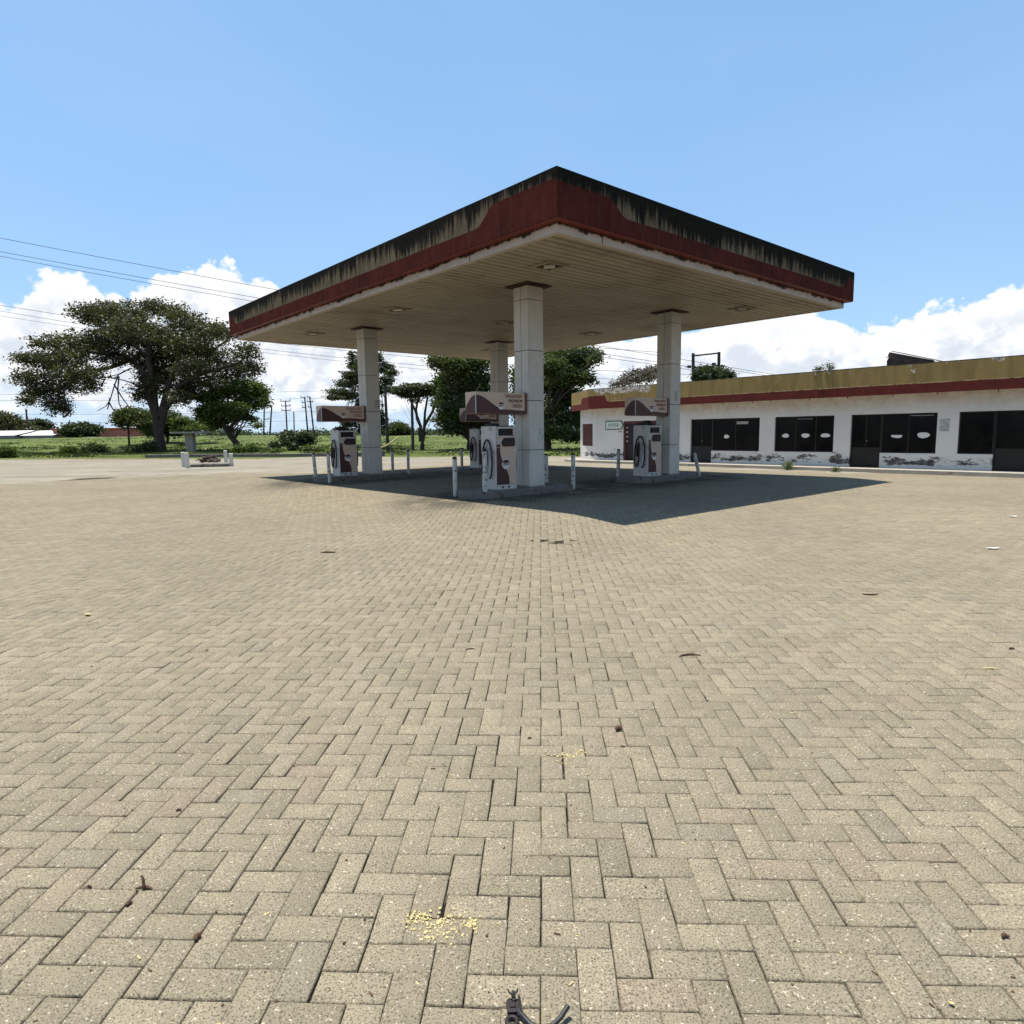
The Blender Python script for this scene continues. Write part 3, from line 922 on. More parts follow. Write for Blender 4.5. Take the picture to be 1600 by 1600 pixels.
# columns
def make_column():
    hw = 0.22
    mb = MB(); mb.box(-hw + 0.02, hw - 0.02, -hw + 0.02, hw - 0.02, 0, ZS - GI + 0.01)
    core = mb.build('column', M_dark, canopy)
    mb = MB()
    joints = [0.0, 0.79, 1.83, 2.87, 3.91, ZS - GI - 0.02]
    g_ = 0.006
    for za, zb in zip(joints[:-1], joints[1:]):
        za += g_; zb -= g_
        # narrow faces (x-normal) are split by a vertical groove, wide faces (y-normal) are whole
        for sx in (-1, 1):
            xa, xb = (-hw, -hw + 0.02) if sx < 0 else (hw - 0.02, hw)
            mb.box(xa, xb, -hw, -0.006, za, zb, 0.003); mb.box(xa, xb, 0.006, hw, za, zb, 0.003)
        for sy in (-1, 1):
            ya, yb = (-hw, -hw + 0.02) if sy < 0 else (hw - 0.02, hw)
            mb.box(-hw + 0.022, hw - 0.022, ya, yb, za, zb, 0.003)
    mb.build('cladding', M_clad, core)
    mb = MB(); mb.box(-0.36, 0.36, -0.36, 0.36, ZS - GI - 0.016, ZS - GI - 0.002, 0.002)
    mb.build('capital_plate', M_rust, core)
    mb = MB(); mb.box(-hw - 0.012, hw + 0.012, -hw - 0.012, hw + 0.012, -0.01, 0.03, 0.004)
    mb.build('base_trim', M_conc, core)
    return core


col0 = make_column()
for i, (cx, cy) in enumerate(COLS):
    o = col0 if i == 0 else copy_tree(col0, canopy)
    o.location = (cx, cy, GI)
    if i == 0: o['label'] = 'nearest column with torn poster remains'
# worn patches on the columns: outline of a removed box, torn poster, drips
m, t, p = mat_base('torn_poster_residue', 0.8, 0.2)
g = t.node('ShaderNodeTexCoord').outputs['Object']
n_ = t.step(t.noise(g, 26, 7, 0.75), 0.50, 0.60)
t.put(p.inputs['Base Color'], t.mix(n_, (0.52, 0.51, 0.48), (0.15, 0.14, 0.13)))
mb = MB(); mb.prism([(0.02, 0.98), (0.19, 0.99), (0.195, 1.10), (0.18, 1.26), (0.08, 1.25), (0.03, 1.22), (0.015, 1.08)], 'y', -0.2225, -0.2202)
mb.build('torn_poster', m, col0)
M_boxmark = simple('bare_metal_patch', (0.33, 0.31, 0.27), 0.5, 0.1, 5)
cl_obs = [x for x in bpy.data.objects if x.parent == canopy and x.name.startswith('column')]
for o, (xa, xb) in zip(cl_obs[1:3], ((0.05, 0.2), (-0.02, 0.09))):
    mb = MB()
    mb.box(xa, xb, -0.226, -0.2205, 1.92, 2.17, 0.002)
    mb.build('cover_plate', M_boxmark, o)

# ------------------------------------------------------------------ PUMP ISLANDS, PUMPS, SIGN BOXES
isl_lab = {(2.38, 3.24): 'low rounded concrete island under the nearest pump and column',
           (2.38, 10.18): 'low concrete island under the pump by the left column',
           (7.38, 3.24): 'low concrete island under the pump in front of the shop building',
           (7.38, 10.18): 'low concrete island of the hindmost pump, behind the nearest one'}


def make_island():
    pts = []
    for k in range(13):
        a = PI / 2 + PI * k / 12; pts.append((-1.38 + 0.42 * math.cos(a), 0.06 + 0.46 * math.sin(a)))
    for k in range(13):
        a = -PI / 2 + PI * k / 12; pts.append((0.78 + 0.42 * math.cos(a), 0.06 + 0.46 * math.sin(a)))
    mb = MB(); n = len(pts)
    cx = sum(p[0] for p in pts) / n
    vs = [(x, y, -0.16) for x, y in pts] + [(x, y, -0.02) for x, y in pts] + [(cx + (x - cx) * 0.985, 0.06 + (y - 0.06) * 0.96, 0) for x, y in pts]
    fs = [(i, (i + 1) % n, n + (i + 1) % n, n + i) for i in range(n)] + [(n + i, n + (i + 1) % n, 2 * n + (i + 1) % n, 2 * n + i) for i in range(n)]
    fs.append(tuple(range(2 * n, 3 * n)))
    mb.add(vs, fs)
    return mb.build('pump_island', M_concd)


isl = make_island()


def wave_poly(pts, lo):
    return pts + lo


def make_pump():
    p = thing('fuel_pump', 'x', 'fuel pump', group='fuel pumps on the forecourt islands')
    X0, X1, Y0, Y1, H_ = -0.275, 0.275, -0.235, 0.235, 1.30
    # body core
    mb = MB(); mb.box(X0 + 0.03, X1, Y0 + 0.012, Y1 - 0.012, 0.10, H_ - 0.02, 0.006)
    mb.build('cabinet', M_cream, p)
    mb = MB(); mb.box(X0, X0 + 0.028, Y0, Y1, 0.0, H_, 0.008); mb.box(X1 + 0.001, X1 + 0.02, Y0 + 0.01, Y1 - 0.01, 0.08, H_ - 0.03, 0.006)
    mb.build('side_panel', M_white, p)
    mb = MB(); mb.box(X0 + 0.03, X1 + 0.012, Y0 - 0.006, Y1 + 0.006, 0.0, 0.098, 0.006)
    pl = mb.build('plinth', M_white, p)
    for x in (-0.13, 0.04):
        mb = MB(); mb.box(x, x + 0.05, Y0 - 0.009, Y0 - 0.0065, 0.03, 0.07); mb.build('vent_slot', M_black, pl)
    for sy, yf in ((-1, Y0 + 0.012), (1, Y1 - 0.012)):
        def yy(d):                                # a slab standing d proud of this face
            return (yf - d, yf + 0.001) if sy < 0 else (yf - 0.001, yf + d)
        # burgundy wave on the door
        poly = [(X0 + 0.032, 0.105), (X0 + 0.032, 0.86)]
        for k in range(15):
            f = k / 14; z = 0.86 - f * 0.755
            poly.append((X0 + 0.13 + 0.24 * float(sst(f, 0.0, 1.0)) + 0.03 * math.sin(f * PI * 2) * -0.5, z))
        y0, y1 = yy(0.003); mb = MB(); mb.prism(poly, 'y', y0, y1)
        door = mb.build('door_wave', M_burg, p)
        y0, y1 = yy(0.006); mb = MB(); mb.disc((0.0, 0.52), 0.105, 0.105, y0, y1, 28)
        lg = mb.build('round_emblem', M_logo_w, p)
        y0, y1 = yy(0.009); mb = MB()
        mb.prism([(0.01 + 0.092 * math.cos(a * PI / 14) - 0.01, 0.545 + 0.068 * math.sin(a * PI / 14)) for a in range(15)], 'y', y0, y1)
        mb.build('emblem_cap', M_burg, lg)
        Mx = Matrix.Translation((0.01, yf - 0.0105, 0.497)) @ Matrix.Rotation(PI / 2, 4, 'X') if sy < 0 else \
            Matrix.Translation((0.01, yf + 0.0105, 0.497)) @ Matrix.Rotation(PI, 4, 'Z') @ Matrix.Rotation(PI / 2, 4, 'X')
        text_mesh('emblem_lettering', 'JOVCO', 0.066, M_lettd, lg, Mx, 0.002, 'CENTER', 0.75)
        # display head
        y0, y1 = yy(0.016); mb = MB()
        for b_ in ((X0 + 0.032, X1 - 0.02, 1.245, 1.285), (X0 + 0.032, X0 + 0.075, 1.07, 1.244), (X1 - 0.075, X1 - 0.035, 1.07, 1.244), (X0 + 0.077, X1 - 0.077, 1.07, 1.10)):
            mb.box(b_[0], b_[1], y0, y1, b_[2], b_[3], 0.004)
        mb.build('display_frame', M_white, p)
        y0, y1 = yy(0.006); mb = MB(); mb.box(X0 + 0.077, X1 - 0.077, y0, y1, 1.102, 1.243)
        ds = mb.build('display_window', M_screen, p)
        y0, y1 = yy(0.010)
        for z in (1.125, 1.185):
            mb = MB(); mb.box(-0.10, 0.10, y0, y1, z, z + 0.035); mb.build('price_reel', M_dark, ds)
        # lower shelf: grey card bezel and keypad
        y0, y1 = yy(0.02); mb = MB()
        mb.prism([(-0.10, 0.98), (-0.04, 1.055), (X1 - 0.035, 1.055), (X1 - 0.035, 0.885), (-0.06, 0.885), (-0.10, 0.93)], 'y', y0, y1)
        kp = mb.build('counter_housing', M_dark, p)
        y0, y1 = yy(0.026)
        for k in range(3):
            mb = MB(); mb.box(-0.02 + k * 0.075, 0.025 + k * 0.075, y0, y1, 0.90, 0.975); mb.build('grade_button', M_burg, kp)
        y0, y1 = yy(0.012); mb = MB()
        mb.box(X0 + 0.04, -0.13, y0, y1, 0.955, 1.03, 0.003)
        mb.build('name_plate', M_white, p)
        y0, y1 = yy(0.004); mb = MB(); mb.box(X0 + 0.034, X0 + 0.13, y0, y1, 0.87, 0.925)
        mb.build('trim_strip', M_burg, p)
    # top cap
    mb = MB(); mb.box(X0 + 0.03, X1 - 0.02, Y0 + 0.02, Y1 - 0.02, H_ - 0.019, H_ + 0.004, 0.003)
    mb.build('top_cap', M_dark, p)
    # nozzle holster and nozzle on each end, with a hanging hose loop
    for sx, xf in ((-1, X0), (1, X1 + 0.02)):
        d = sx
        mb = MB(); x0, x1 = sorted((xf, xf + d * 0.05))
        mb.box(x0, x1, 0.02, 0.12, 0.50, 0.80, 0.01)
        ho = mb.build('nozzle_holster', M_black, p)
        mb = MB()
        mb.tube([(xf + d * 0.09, 0.00, 0.86), (xf + d * 0.10, 0.005, 0.74), (xf + d * 0.09, 0.015, 0.62), (xf + d * 0.07, 0.05, 0.52)], [0.019, 0.026, 0.022, 0.014], 8)
        mb.tube([(xf + d * 0.09, -0.02, 0.865), (xf + d * 0.115, -0.05, 0.80), (xf + d * 0.10, -0.03, 0.70)], 0.010, 6)
        mb.tube([(xf + d * 0.05, 0.06, 0.83), (xf + d * 0.09, 0.00, 0.86)], 0.014, 6)
        mb.build('nozzle', M_black, p, smooth=True)
        mb = MB(); pts = []
        for k in range(41):
            a = k / 40
            ph = -0.35 * PI + a * 1.72 * PI               # from the nozzle's tail round over the top and down
            pts.append((xf + d * (0.055 + 0.03 * math.sin(a * PI)), 0.005 - 0.155 * math.cos(ph + PI / 2 + 0.25 * PI) * (1.0 if a > .1 else .6 + 4 * a),
                        0.62 + 0.40 * math.sin(ph + PI / 2 + 0.25 * PI)))
        # simpler explicit loop: up the far side, over the top, down the near side, back under
        ctrl = [(0.02, 0.50), (0.03, 0.40), (0.08, 0.26), (0.13, 0.30), (0.155, 0.48), (0.14, 0.72), (0.08, 0.93), (0.0, 1.02), (-0.09, 0.96),
                (-0.155, 0.76), (-0.165, 0.52), (-0.13, 0.30), (-0.07, 0.22)]
        pts = []
        nC = len(ctrl)
        for i in range(nC - 1):
            p0 = ctrl[max(i - 1, 0)]; p1 = ctrl[i]; p2 = ctrl[i + 1]; p3 = ctrl[min(i + 2, nC - 1)]
            for q in range(5):
                u = q / 5
                f = lambda a0, a1, a2, a3: 0.5 * ((2 * a1) + (-a0 + a2) * u + (2 * a0 - 5 * a1 + 4 * a2 - a3) * u * u + (-a0 + 3 * a1 - 3 * a2 + a3) * u ** 3)
                pts.append((xf + d * 0.045, f(p0[0], p1[0], p2[0], p3[0]) * d * -1, f(p0[1], p1[1], p2[1], p3[1])))
        mb.tube(pts, 0.019, 7)
        mb.build('hose', M_black, p, smooth=True)
    return p


PUMP_T = -0.885; PUMP_S = 0.0
pump0 = make_pump()
pump_lab = {0: 'nearest fuel pump, white sided with a black hose loop, beside the thickest column',
            1: 'fuel pump by the left column, seen against the grass field',
            2: 'fuel pump in front of the shop doorway, with a small camera box on top',
            3: 'hindmost fuel pump, half hidden behind the nearest one'}


def make_sign():
    sg = thing('sign_box', 'x', 'sign box', group='fuel grade sign boxes on the columns')
    X0, X1, Y0, Y1, H_ = -1.31, -0.0, -0.17, 0.17, 0.43
    mb = MB(); mb.box(X0, X1, Y0, Y1, 0, H_, 0.006)
    mb.build('box_body', M_cream, sg)
    mb = MB(); mb.box(X1 + 0.001, X1 + 0.03, Y0 - 0.01, Y1 + 0.01, -0.012, H_ + 0.012)
    mb.box(X0 + 0.01, X1 - 0.005, Y0 + 0.01, Y1 - 0.01, -0.012, -0.002)
    mb.build('frame', M_redpaint, sg)
    for sy in (-1, 1):
        yf = Y0 if sy < 0 else Y1
        def yy(d): return (yf - d, yf + 0.001) if sy < 0 else (yf - 0.001, yf + d)
        poly = [(X0 + 0.004, 0.004)]
        for k in range(21):
            f = k / 20; x = X0 + 0.004 + f * 1.30
            z = 0.085 + 0.285 * (0.5 + 0.5 * math.cos(PI * min(1, f / 0.58))) - 0.02 * sst(f, 0.6, 1)
            poly.append((x, float(z)))
        poly.append((X1 - 0.006, 0.004))
        y0, y1 = yy(0.003); mb = MB(); mb.prism(poly, 'y', y0, y1)
        mb.build('wave_band', M_burg, sg)
        y0, y1 = yy(0.006); mb = MB(); mb.disc((-0.66, 0.165), 0.085, 0.082, y0, y1, 26)
        lg = mb.build('round_emblem', M_logo_w, sg)
        y0, y1 = yy(0.009); mb = MB()
        mb.prism([(-0.66 + 0.07 * math.cos(a * PI / 12), 0.19 + 0.045 * math.sin(a * PI / 12)) for a in range(13)], 'y', y0, y1)
        mb.build('emblem_cap', M_burg, lg)
        base = Matrix.Rotation(PI / 2, 4, 'X') if sy < 0 else Matrix.Rotation(PI, 4, 'Z') @ Matrix.Rotation(PI / 2, 4, 'X')
        yt = yf - 0.0055 if sy < 0 else yf + 0.0055
        yl = yf - 0.0115 if sy < 0 else yf + 0.0115
        text_mesh('emblem_lettering', 'JOVCO', 0.05, M_lettd, lg, Matrix.Translation((-0.66, yl, 0.145)) @ base, 0.002, 'CENTER', 0.75)
        for row, wtxt in enumerate(('UNLEADED', 'PREMIUM', 'DIESEL')):
            xr = -0.07 if sy < 0 else -0.42
            o = text_mesh('lettering', wtxt, 0.100, M_lett, sg, Matrix.Translation((xr, yt, 0.325 - row * 0.098)) @ base, 0.0015, 'RIGHT', 0.95)
    # end face wave
    mb = MB()
    poly = [(Y0 + 0.004, 0.004), (Y0 + 0.004, 0.365)]
    for k in range(1, 13):
        f = k / 12; poly.append((Y0 + 0.004 + f * 0.332, 0.10 + 0.265 * math.cos(f * PI / 2) ** 0.8 if f < 1 else 0.06))
    poly.append((Y1 - 0.004, 0.004))
    mb.prism(poly, 'x', X0 - 0.003, X0 + 0.001)
    mb.build('end_wave', M_burg, sg)
    mb = MB(); mb.box(X0 - 0.008, X0 + 0.006, Y0 - 0.008, Y0 + 0.006, 0.0, H_)
    mb.build('corner_trim', M_white, sg)
    # brackets to the column
    mb = MB()
    mb.box(X1 + 0.03, X1 + 0.062, -0.10, 0.10, 0.06, 0.39)
    mb.build('bracket', M_rust, sg)
    return sg


sign0 = make_sign()
sign_lab = {0: 'cream and burgundy fuel grade box on the nearest column', 1: 'cream and burgundy fuel grade box on the left column',
            2: 'cream and burgundy fuel grade box on the column in front of the shop', 3: 'fuel grade box of the hindmost column, below and left of the nearest one'}
for i, (cx, cy) in enumerate(COLS):
    o = isl if i == 0 else copy_tree(isl)
    o.location = Wst(cy, cx, GI); o.rotation_euler = (0, 0, TH)
    tag(o, isl_lab[(cx, cy)], 'pump island', 'pump islands under the canopy')
    pm = pump0 if i == 0 else copy_tree(pump0)
    pm.location = Wst(cy + PUMP_S, cx + PUMP_T, GI); pm.rotation_euler = (0, 0, TH); pm['label'] = pump_lab[i]
    sg = sign0 if i == 0 else copy_tree(sign0)
    sg.location = Wst(cy, cx - 0.285, 1.83); sg.rotation_euler = (0, 0, TH); sg['label'] = sign_lab[i]
    if i == 2:
        mb = MB(); mb.box(-0.12, 0.02, -0.1, 0.06, 1.305, 1.42, 0.02); mb.tube([(-0.05, -0.11, 1.36), (-0.05, -0.16, 1.35)], 0.04, 10)
        mb.build('camera_box', M_dark, pm)
    if i == 0:
        mb = MB(); mb.box(-0.27, -0.06, -0.12, 0.1, 1.305, 1.36, 0.012)
        mb.build('receipt_box', M_dark, pm)

# bollards: thin steel tubes with domed tops
bol0 = None
BOL = [(0.55, -1.62, 0, 0, 'chipped white bollard standing clear left of the nearest pump', 0.82),
       (-0.30, -1.50, 0, 0, 'chipped white bollard right in front of the nearest pump', 0.98),
       (-0.30, 1.04, 0, 0, 'white bollard on the right end of the nearest island', 0.82),
       (0.55, 1.02, 0, 0, 'dark stained bollard just behind the thickest column', 0.80)]
spec = []
for b in BOL: spec.append((Wst(3.24 + b[0], 2.38 + b[1]), 0, b[4], b[5]))
for (x, y, lab, tilt, h) in [(494, 752, 'white bollard furthest left of the canopy, leaning slightly', -0.05, 0.80), (515.5, 755, 'white bollard right in front of the left pump', -0.02, 0.84),
                             (614, 741, 'dark weathered bollard just right of the left column', 0, 0.80), (638.5, 741, 'weathered bollard on open paving, second right of the left column', 0, 0.78),
                             (722, 736, 'slim weathered bollard behind the nearest pump to its left', 0, 0.80),
                             (965.5, 750, 'white bollard left of the pump in front of the shop', 0.02, 0.82), (1008, 751.5, 'white bollard touching the pump in front of the shop', 0, 0.80),
                             (1093, 745, 'bollard tilted over to the left beside the shop side column', -0.23, 0.72)]:
    P = on_ground(x, y); spec.append(((P[0], P[1]), tilt, lab, h))
for (P, tilt, lab, h) in spec:
    if bol0 is None:
        mb = MB(); r = 0.047
        mb.tube([(0, 0, -0.05), (0, 0, 0.0), (0, 0, 0.93), (0, 0, 0.965), (0, 0, 0.985)], [r, r, r, r * 0.8, r * 0.35], 16)
        bol0 = mb.build('bollard', M_bollard, smooth=True); o = bol0
        mb = MB(); mb.tube([(0, 0, 0.945), (0, 0, 0.958), (0, 0, 0.978), (0, 0, 0.994)], [r + 0.002, r + 0.003, r * 0.85, r * 0.35], 16)
        mb.build('cap', M_dark, bol0, smooth=True)
    else:
        o = copy_tree(bol0)
    z = float(ground_h(P[0], P[1]))
    o.location = (P[0], P[1], z); o.scale = (1, 1, h / 0.985); o.rotation_euler = (0, tilt, R.uniform(0, 6))
    if tilt: o.rotation_euler = (0, tilt, 0)
    tag(o, lab, 'bollard', 'bollards at the ends of the pump islands')

# ------------------------------------------------------------------ SHOP BUILDING
KB = 1.15
Dv = np.array([0.656, -0.755, 0]); A0 = np.array([8.01, 26.22, 0.12])
cam0 = np.array([0, 0, EYE])


def scl(P): return cam0 + (np.array(P) - cam0) * KB


A1 = scl(A0); ZB = A1[2]                       # wall foot
shop = thing('shop_building', 'long low shop building with peeling white walls, dark glazing and mustard and red parapet', 'building', (A1[0], A1[1], 0), TH - PI / 2)


def hz_(z): return EYE + (z - EYE) * KB


UL, UR = -6.16 * KB, 15.0
ZO = hz_(1.865); ZSill = hz_(0.60); ZLow = ZB; ZWT = hz_(2.50)
# openings: (u0, u1, kind, door_u0, door_u1)
ops = [(-4.49, -2.67, 'door', -4.49, -2.67), (-0.98, 2.03, 'mix', -0.98, -0.0), (2.62, 4.75, 'win', None, None),
       (5.30, 7.85, 'mix', 5.30, 6.25), (8.42, 10.9, 'mix', 9.32, 10.9)]
ops = [(a * KB, b * KB, k, None if c is None else c * KB, None if d is None else d * KB) for a, b, k, c, d in ops]
mb = MB(); TW = 0.22
cur = UL
for (a, b, k, c, d) in ops:
    mb.box(cur, a, 0, TW, ZLow - 0.3, ZO)
    if k == 'win': mb.box(a, b, 0, TW, ZLow - 0.3, ZSill)
    if k == 'mix':
        if c > a + 0.01: mb.box(a, c, 0, TW, ZLow - 0.3, ZSill)
        if d < b - 0.01: mb.box(d, b, 0, TW, ZLow - 0.3, ZSill)
    cur = b
mb.box(cur, UR, 0, TW, ZLow - 0.3, ZO)
mb.box(UL, UR, 0, TW, ZO, ZWT + 0.2)
wall = mb.build('wall', M_plaster, shop)
# chamfered end wall, turning back to the left
nv = np.array([-0.755, -0.656])
c1w = A1[:2] + Dv[:2] * UL
c2w = scl(gz(907, 715.5, 0.12))[:2]
dch = c2w - c1w; Lch = float(np.linalg.norm(dch)); dch /= Lch
ang_ch = math.atan2(-dch[1], -dch[0])             # local x from the left end towards the front corner
inv = shop.matrix_world.inverted() if False else (Matrix.Translation((A1[0], A1[1], 0)) @ Matrix.Rotation(TH - PI / 2, 4, 'Z')).inverted()


def chm(u, off=0.0):
    """matrix for things on the chamfered wall; u from left end"""
    return inv @ Matrix.Translation((c2w[0], c2w[1], 0)) @ Matrix.Rotation(ang_ch, 4, 'Z') @ Matrix.Translation((u, off, 0))


def chu(px):
    d = ray(px, 700); n2 = np.array([-dch[1], dch[0]]); tt = (n2 @ c1w) / (n2 @ d[:2]); Pp = d[:2] * tt
    return float((Pp - c2w) @ (-dch))


wu0, wu1 = chu(910), chu(926)
wz1, wz0 = hz_(1.80), hz_(0.74)
Mc = chm(0)
mb = MB()
mb.box(0, wu0, 0, TW, ZLow - 0.3, ZWT + 0.2, M=Mc); mb.box(wu1, Lch - 0.002, 0, TW, ZLow - 0.3, ZWT + 0.2, M=Mc)
mb.box(wu0, wu1, 0, TW, ZLow - 0.3, wz0, M=Mc); mb.box(wu0, wu1, 0, TW, wz1, ZWT + 0.2, M=Mc)
mb.build('end_wall', M_plaster, shop)
mb = MB()
mb.box(wu0 + 0.002, wu1 - 0.002, 0.05, 0.09, wz0 + 0.002, wz0 + 0.05, M=Mc); mb.box(wu0 + 0.002, wu1 - 0.002, 0.05, 0.09, wz1 - 0.05, wz1 - 0.002, M=Mc)
mb.box(wu0 + 0.002, wu0 + 0.08, 0.05, 0.09, wz0 + 0.052, wz1 - 0.052, M=Mc); mb.box(wu1 - 0.10, wu1 - 0.002, 0.05, 0.09, wz0 + 0.052, wz1 - 0.052, M=Mc)
wf = mb.build('window', M_maroon, shop)
mb = MB(); mb.box(wu0 + 0.081, wu1 - 0.101, 0.06, 0.075, wz0 + 0.051, wz1 - 0.051, M=Mc)
mb.build('pane', M_maroon, wf)
# back walls and roof so that the building is a body
mb = MB()
lw = inv @ Vector((c2w[0], c2w[1], 0))
mb.box(UR - TW, UR, TW + 0.002, 7.8, ZLow - 0.3, ZWT + 0.2)
mb.box(lw.x, UR, 7.802, 8.0, ZLow - 0.3, ZWT + 0.2)
mb.box(lw.x, lw.x + TW, lw.y + 0.25, 7.8, ZLow - 0.3, ZWT + 0.2)
mb.build('back_wall', M_plaster, shop)
mb = MB()
mb.prism([(lw.x, lw.y + 0.3), (UL + 0.1, TW + 0.005), (UR - 0.3, TW + 0.005), (UR - 0.3, 7.7), (lw.x, 7.7)], 'z', ZWT + 0.21, ZWT + 0.30)
mb.build('roof_slab', M_concd, shop)
# glazing and frames, set back in each opening
M_frame = simple('black_steel_frame', (0.012, 0.011, 0.010), 0.5, 0.2, 5)
M_int = simple('dark_interior_paint', (0.02, 0.018, 0.016), 0.9, 0.2, 1)
mb = MB(); mb.box(UL + 0.3, UR - 0.3, 3.4, 3.45, ZLow, ZWT); mb.build('inner_wall', M_int, shop)
mb = MB(); mb.box(UL + 0.3, UR - 0.3, TW + 0.01, 3.39, ZLow - 0.05, ZLow + 0.01); mb.build('inner_floor', M_int, shop)


def glazing(u0, u1, z0, z1, nm, mull, mat_f=M_frame, y=0.07, name_pane='pane'):
    mb = MB(); fw = 0.045
    mb.box(u0 + 0.002, u1 - 0.002, y, y + 0.05, z0 + 0.002, z0 + fw, 0.003); mb.box(u0 + 0.002, u1 - 0.002, y, y + 0.05, z1 - fw, z1 - 0.002, 0.003)
    mb.box(u0 + 0.002, u0 + fw, y, y + 0.05, z0 + fw + 0.001, z1 - fw - 0.001, 0.003); mb.box(u1 - fw, u1 - 0.002, y, y + 0.05, z0 + fw + 0.001, z1 - fw - 0.001, 0.003)
    for q in mull:
        mb.box(q - 0.02, q + 0.02, y + 0.002, y + 0.048, z0 + fw + 0.001, z1 - fw - 0.001, 0.003)
    fr = mb.build(nm, mat_f, shop)
    mb = MB(); mb.box(u0 + fw + 0.001, u1 - fw - 0.001, y + 0.02, y + 0.028, z0 + fw + 0.001, z1 - fw - 0.001)
    mb.build(name_pane, M_glass, fr)
    return fr


def glass_door(u0, u1, nm='door'):
    fr = glazing(u0, u1, ZLow, ZO, nm, [(u0 + u1) / 2], y=0.09)
    mb = MB(); mb.box(u0 + 0.05, u1 - 0.05, 0.10, 0.125, ZLow + 0.05, ZLow + 0.75)
    mb.build('kick_panel', M_frame, fr)
    mb = MB(); mb.tube([((u0 + u1) / 2 + 0.04, 0.07, ZLow + 0.98), ((u0 + u1) / 2 + 0.04, 0.075, ZLow + 1.02)], 0.018, 8)
    mb.build('handle', M_steel, fr)
    mb = MB(); mb.box(u0 + 0.08, (u0 + u1) / 2 - 0.1, 0.105, 0.108, ZLow + 0.80, ZLow + 1.15)
    return fr


oval_i = [0]
M_oval = simple('white_painted_oval', (0.62, 0.62, 0.58), 0.7, 0.06, 10)


def oval(fr, u, z, w, h, flat_top=False):
    pts = []
    for k in range(28):
        a = 2 * PI * k / 28; rr = 1 + 0.05 * math.sin(a * 3 + u * 3) + R.uniform(-0.02, 0.02)
        zz = h * math.sin(a) * rr
        if flat_top: zz = min(zz, h * 0.35)
        pts.append((u + w * math.cos(a) * rr, z + zz))
    mb = MB(); mb.prism(pts, 'y', 0.084, 0.0875)
    o = mb.build('painted_oval', M_oval, fr)
    return o


for (a, b, k, c, d) in ops:
    if k == 'door':
        mb = MB(); fw = 0.14
        mb.box(a + 0.002, a + fw, 0.03, 0.13, ZLow, ZO - 0.002, 0.004); mb.box(b - fw, b - 0.002, 0.03, 0.13, ZLow, ZO - 0.002, 0.004)
        mb.box(a + fw + 0.001, b - fw - 0.001, 0.03, 0.13, ZO - 0.14, ZO - 0.002, 0.004)
        fr = mb.build('door', M_maroon, shop)
        mb = MB(); mb.box(a + fw + 0.001, b - fw - 0.001, 0.08, 0.11, ZLow, ZO - 0.141)
        mb.build('door_leaf', M_dark, fr)
        for i in range(4):
            mb = MB(); z_ = ZLow + 0.95 + i * 0.23; mb.box(a + fw + 0.02, a + fw + 0.10, 0.072, 0.078, z_, z_ + R.uniform(0.05, 0.10)); mb.build('torn_sticker', M_signw, fr)
    elif k == 'win':
        fr = glazing(a, b, ZSill, ZO, 'window', [a + (b - a) * 0.36, a + (b - a) * 0.70])
        for (u, w, h) in ((3.01, 0.15, 0.085), (3.74, 0.17, 0.09), (4.44, 0.19, 0.08)): oval(fr, u * KB, hz_(1.18), w, h)
        mb = MB(); mb.box(a + 0.95, a + 1.55, 0.085, 0.089, ZO - 0.12, ZO - 0.10)
        mb.build('tape_strip', M_steel, fr)
    else:
        glass_door(c, d)
        w0, w1 = (d, b) if c <= a + 0.01 else (a, c)
        fr = glazing(w0, w1, ZSill, ZO, 'window', [w0 + (w1 - w0) * 0.5] if w1 - w0 > 1.2 else [])
        if abs(a + 0.98 * KB) < 0.1:
            oval(fr, 0.62 * KB, hz_(1.16), 0.13, 0.085)
            mb = MB(); mb.box(w0 + 1.2, w0 + 1.75, 0.085, 0.089, ZO - 0.27, ZO - 0.15); mb.build('paper_notice', M_boxmark, fr)
        if abs(a - 5.30 * KB) < 0.1:
            oval(fr, 6.71 * KB, hz_(1.155), 0.19, 0.085, True); oval(fr, 7.47 * KB, hz_(1.17), 0.2, 0.105)
            mb = MB(); mb.box(w0 + 0.95, w0 + 1.7, 0.085, 0.089, ZO - 0.10, ZO - 0.08); mb.build('tape_strip', M_steel, fr)

# parapet boards
ZP0, ZPr, ZP1 = hz_(2.46), hz_(2.765), hz_(3.37)
MUST = (0.275, 0.190, 0.066); RED2 = (0.115, 0.020, 0.014)
PF = 0.45 * KB


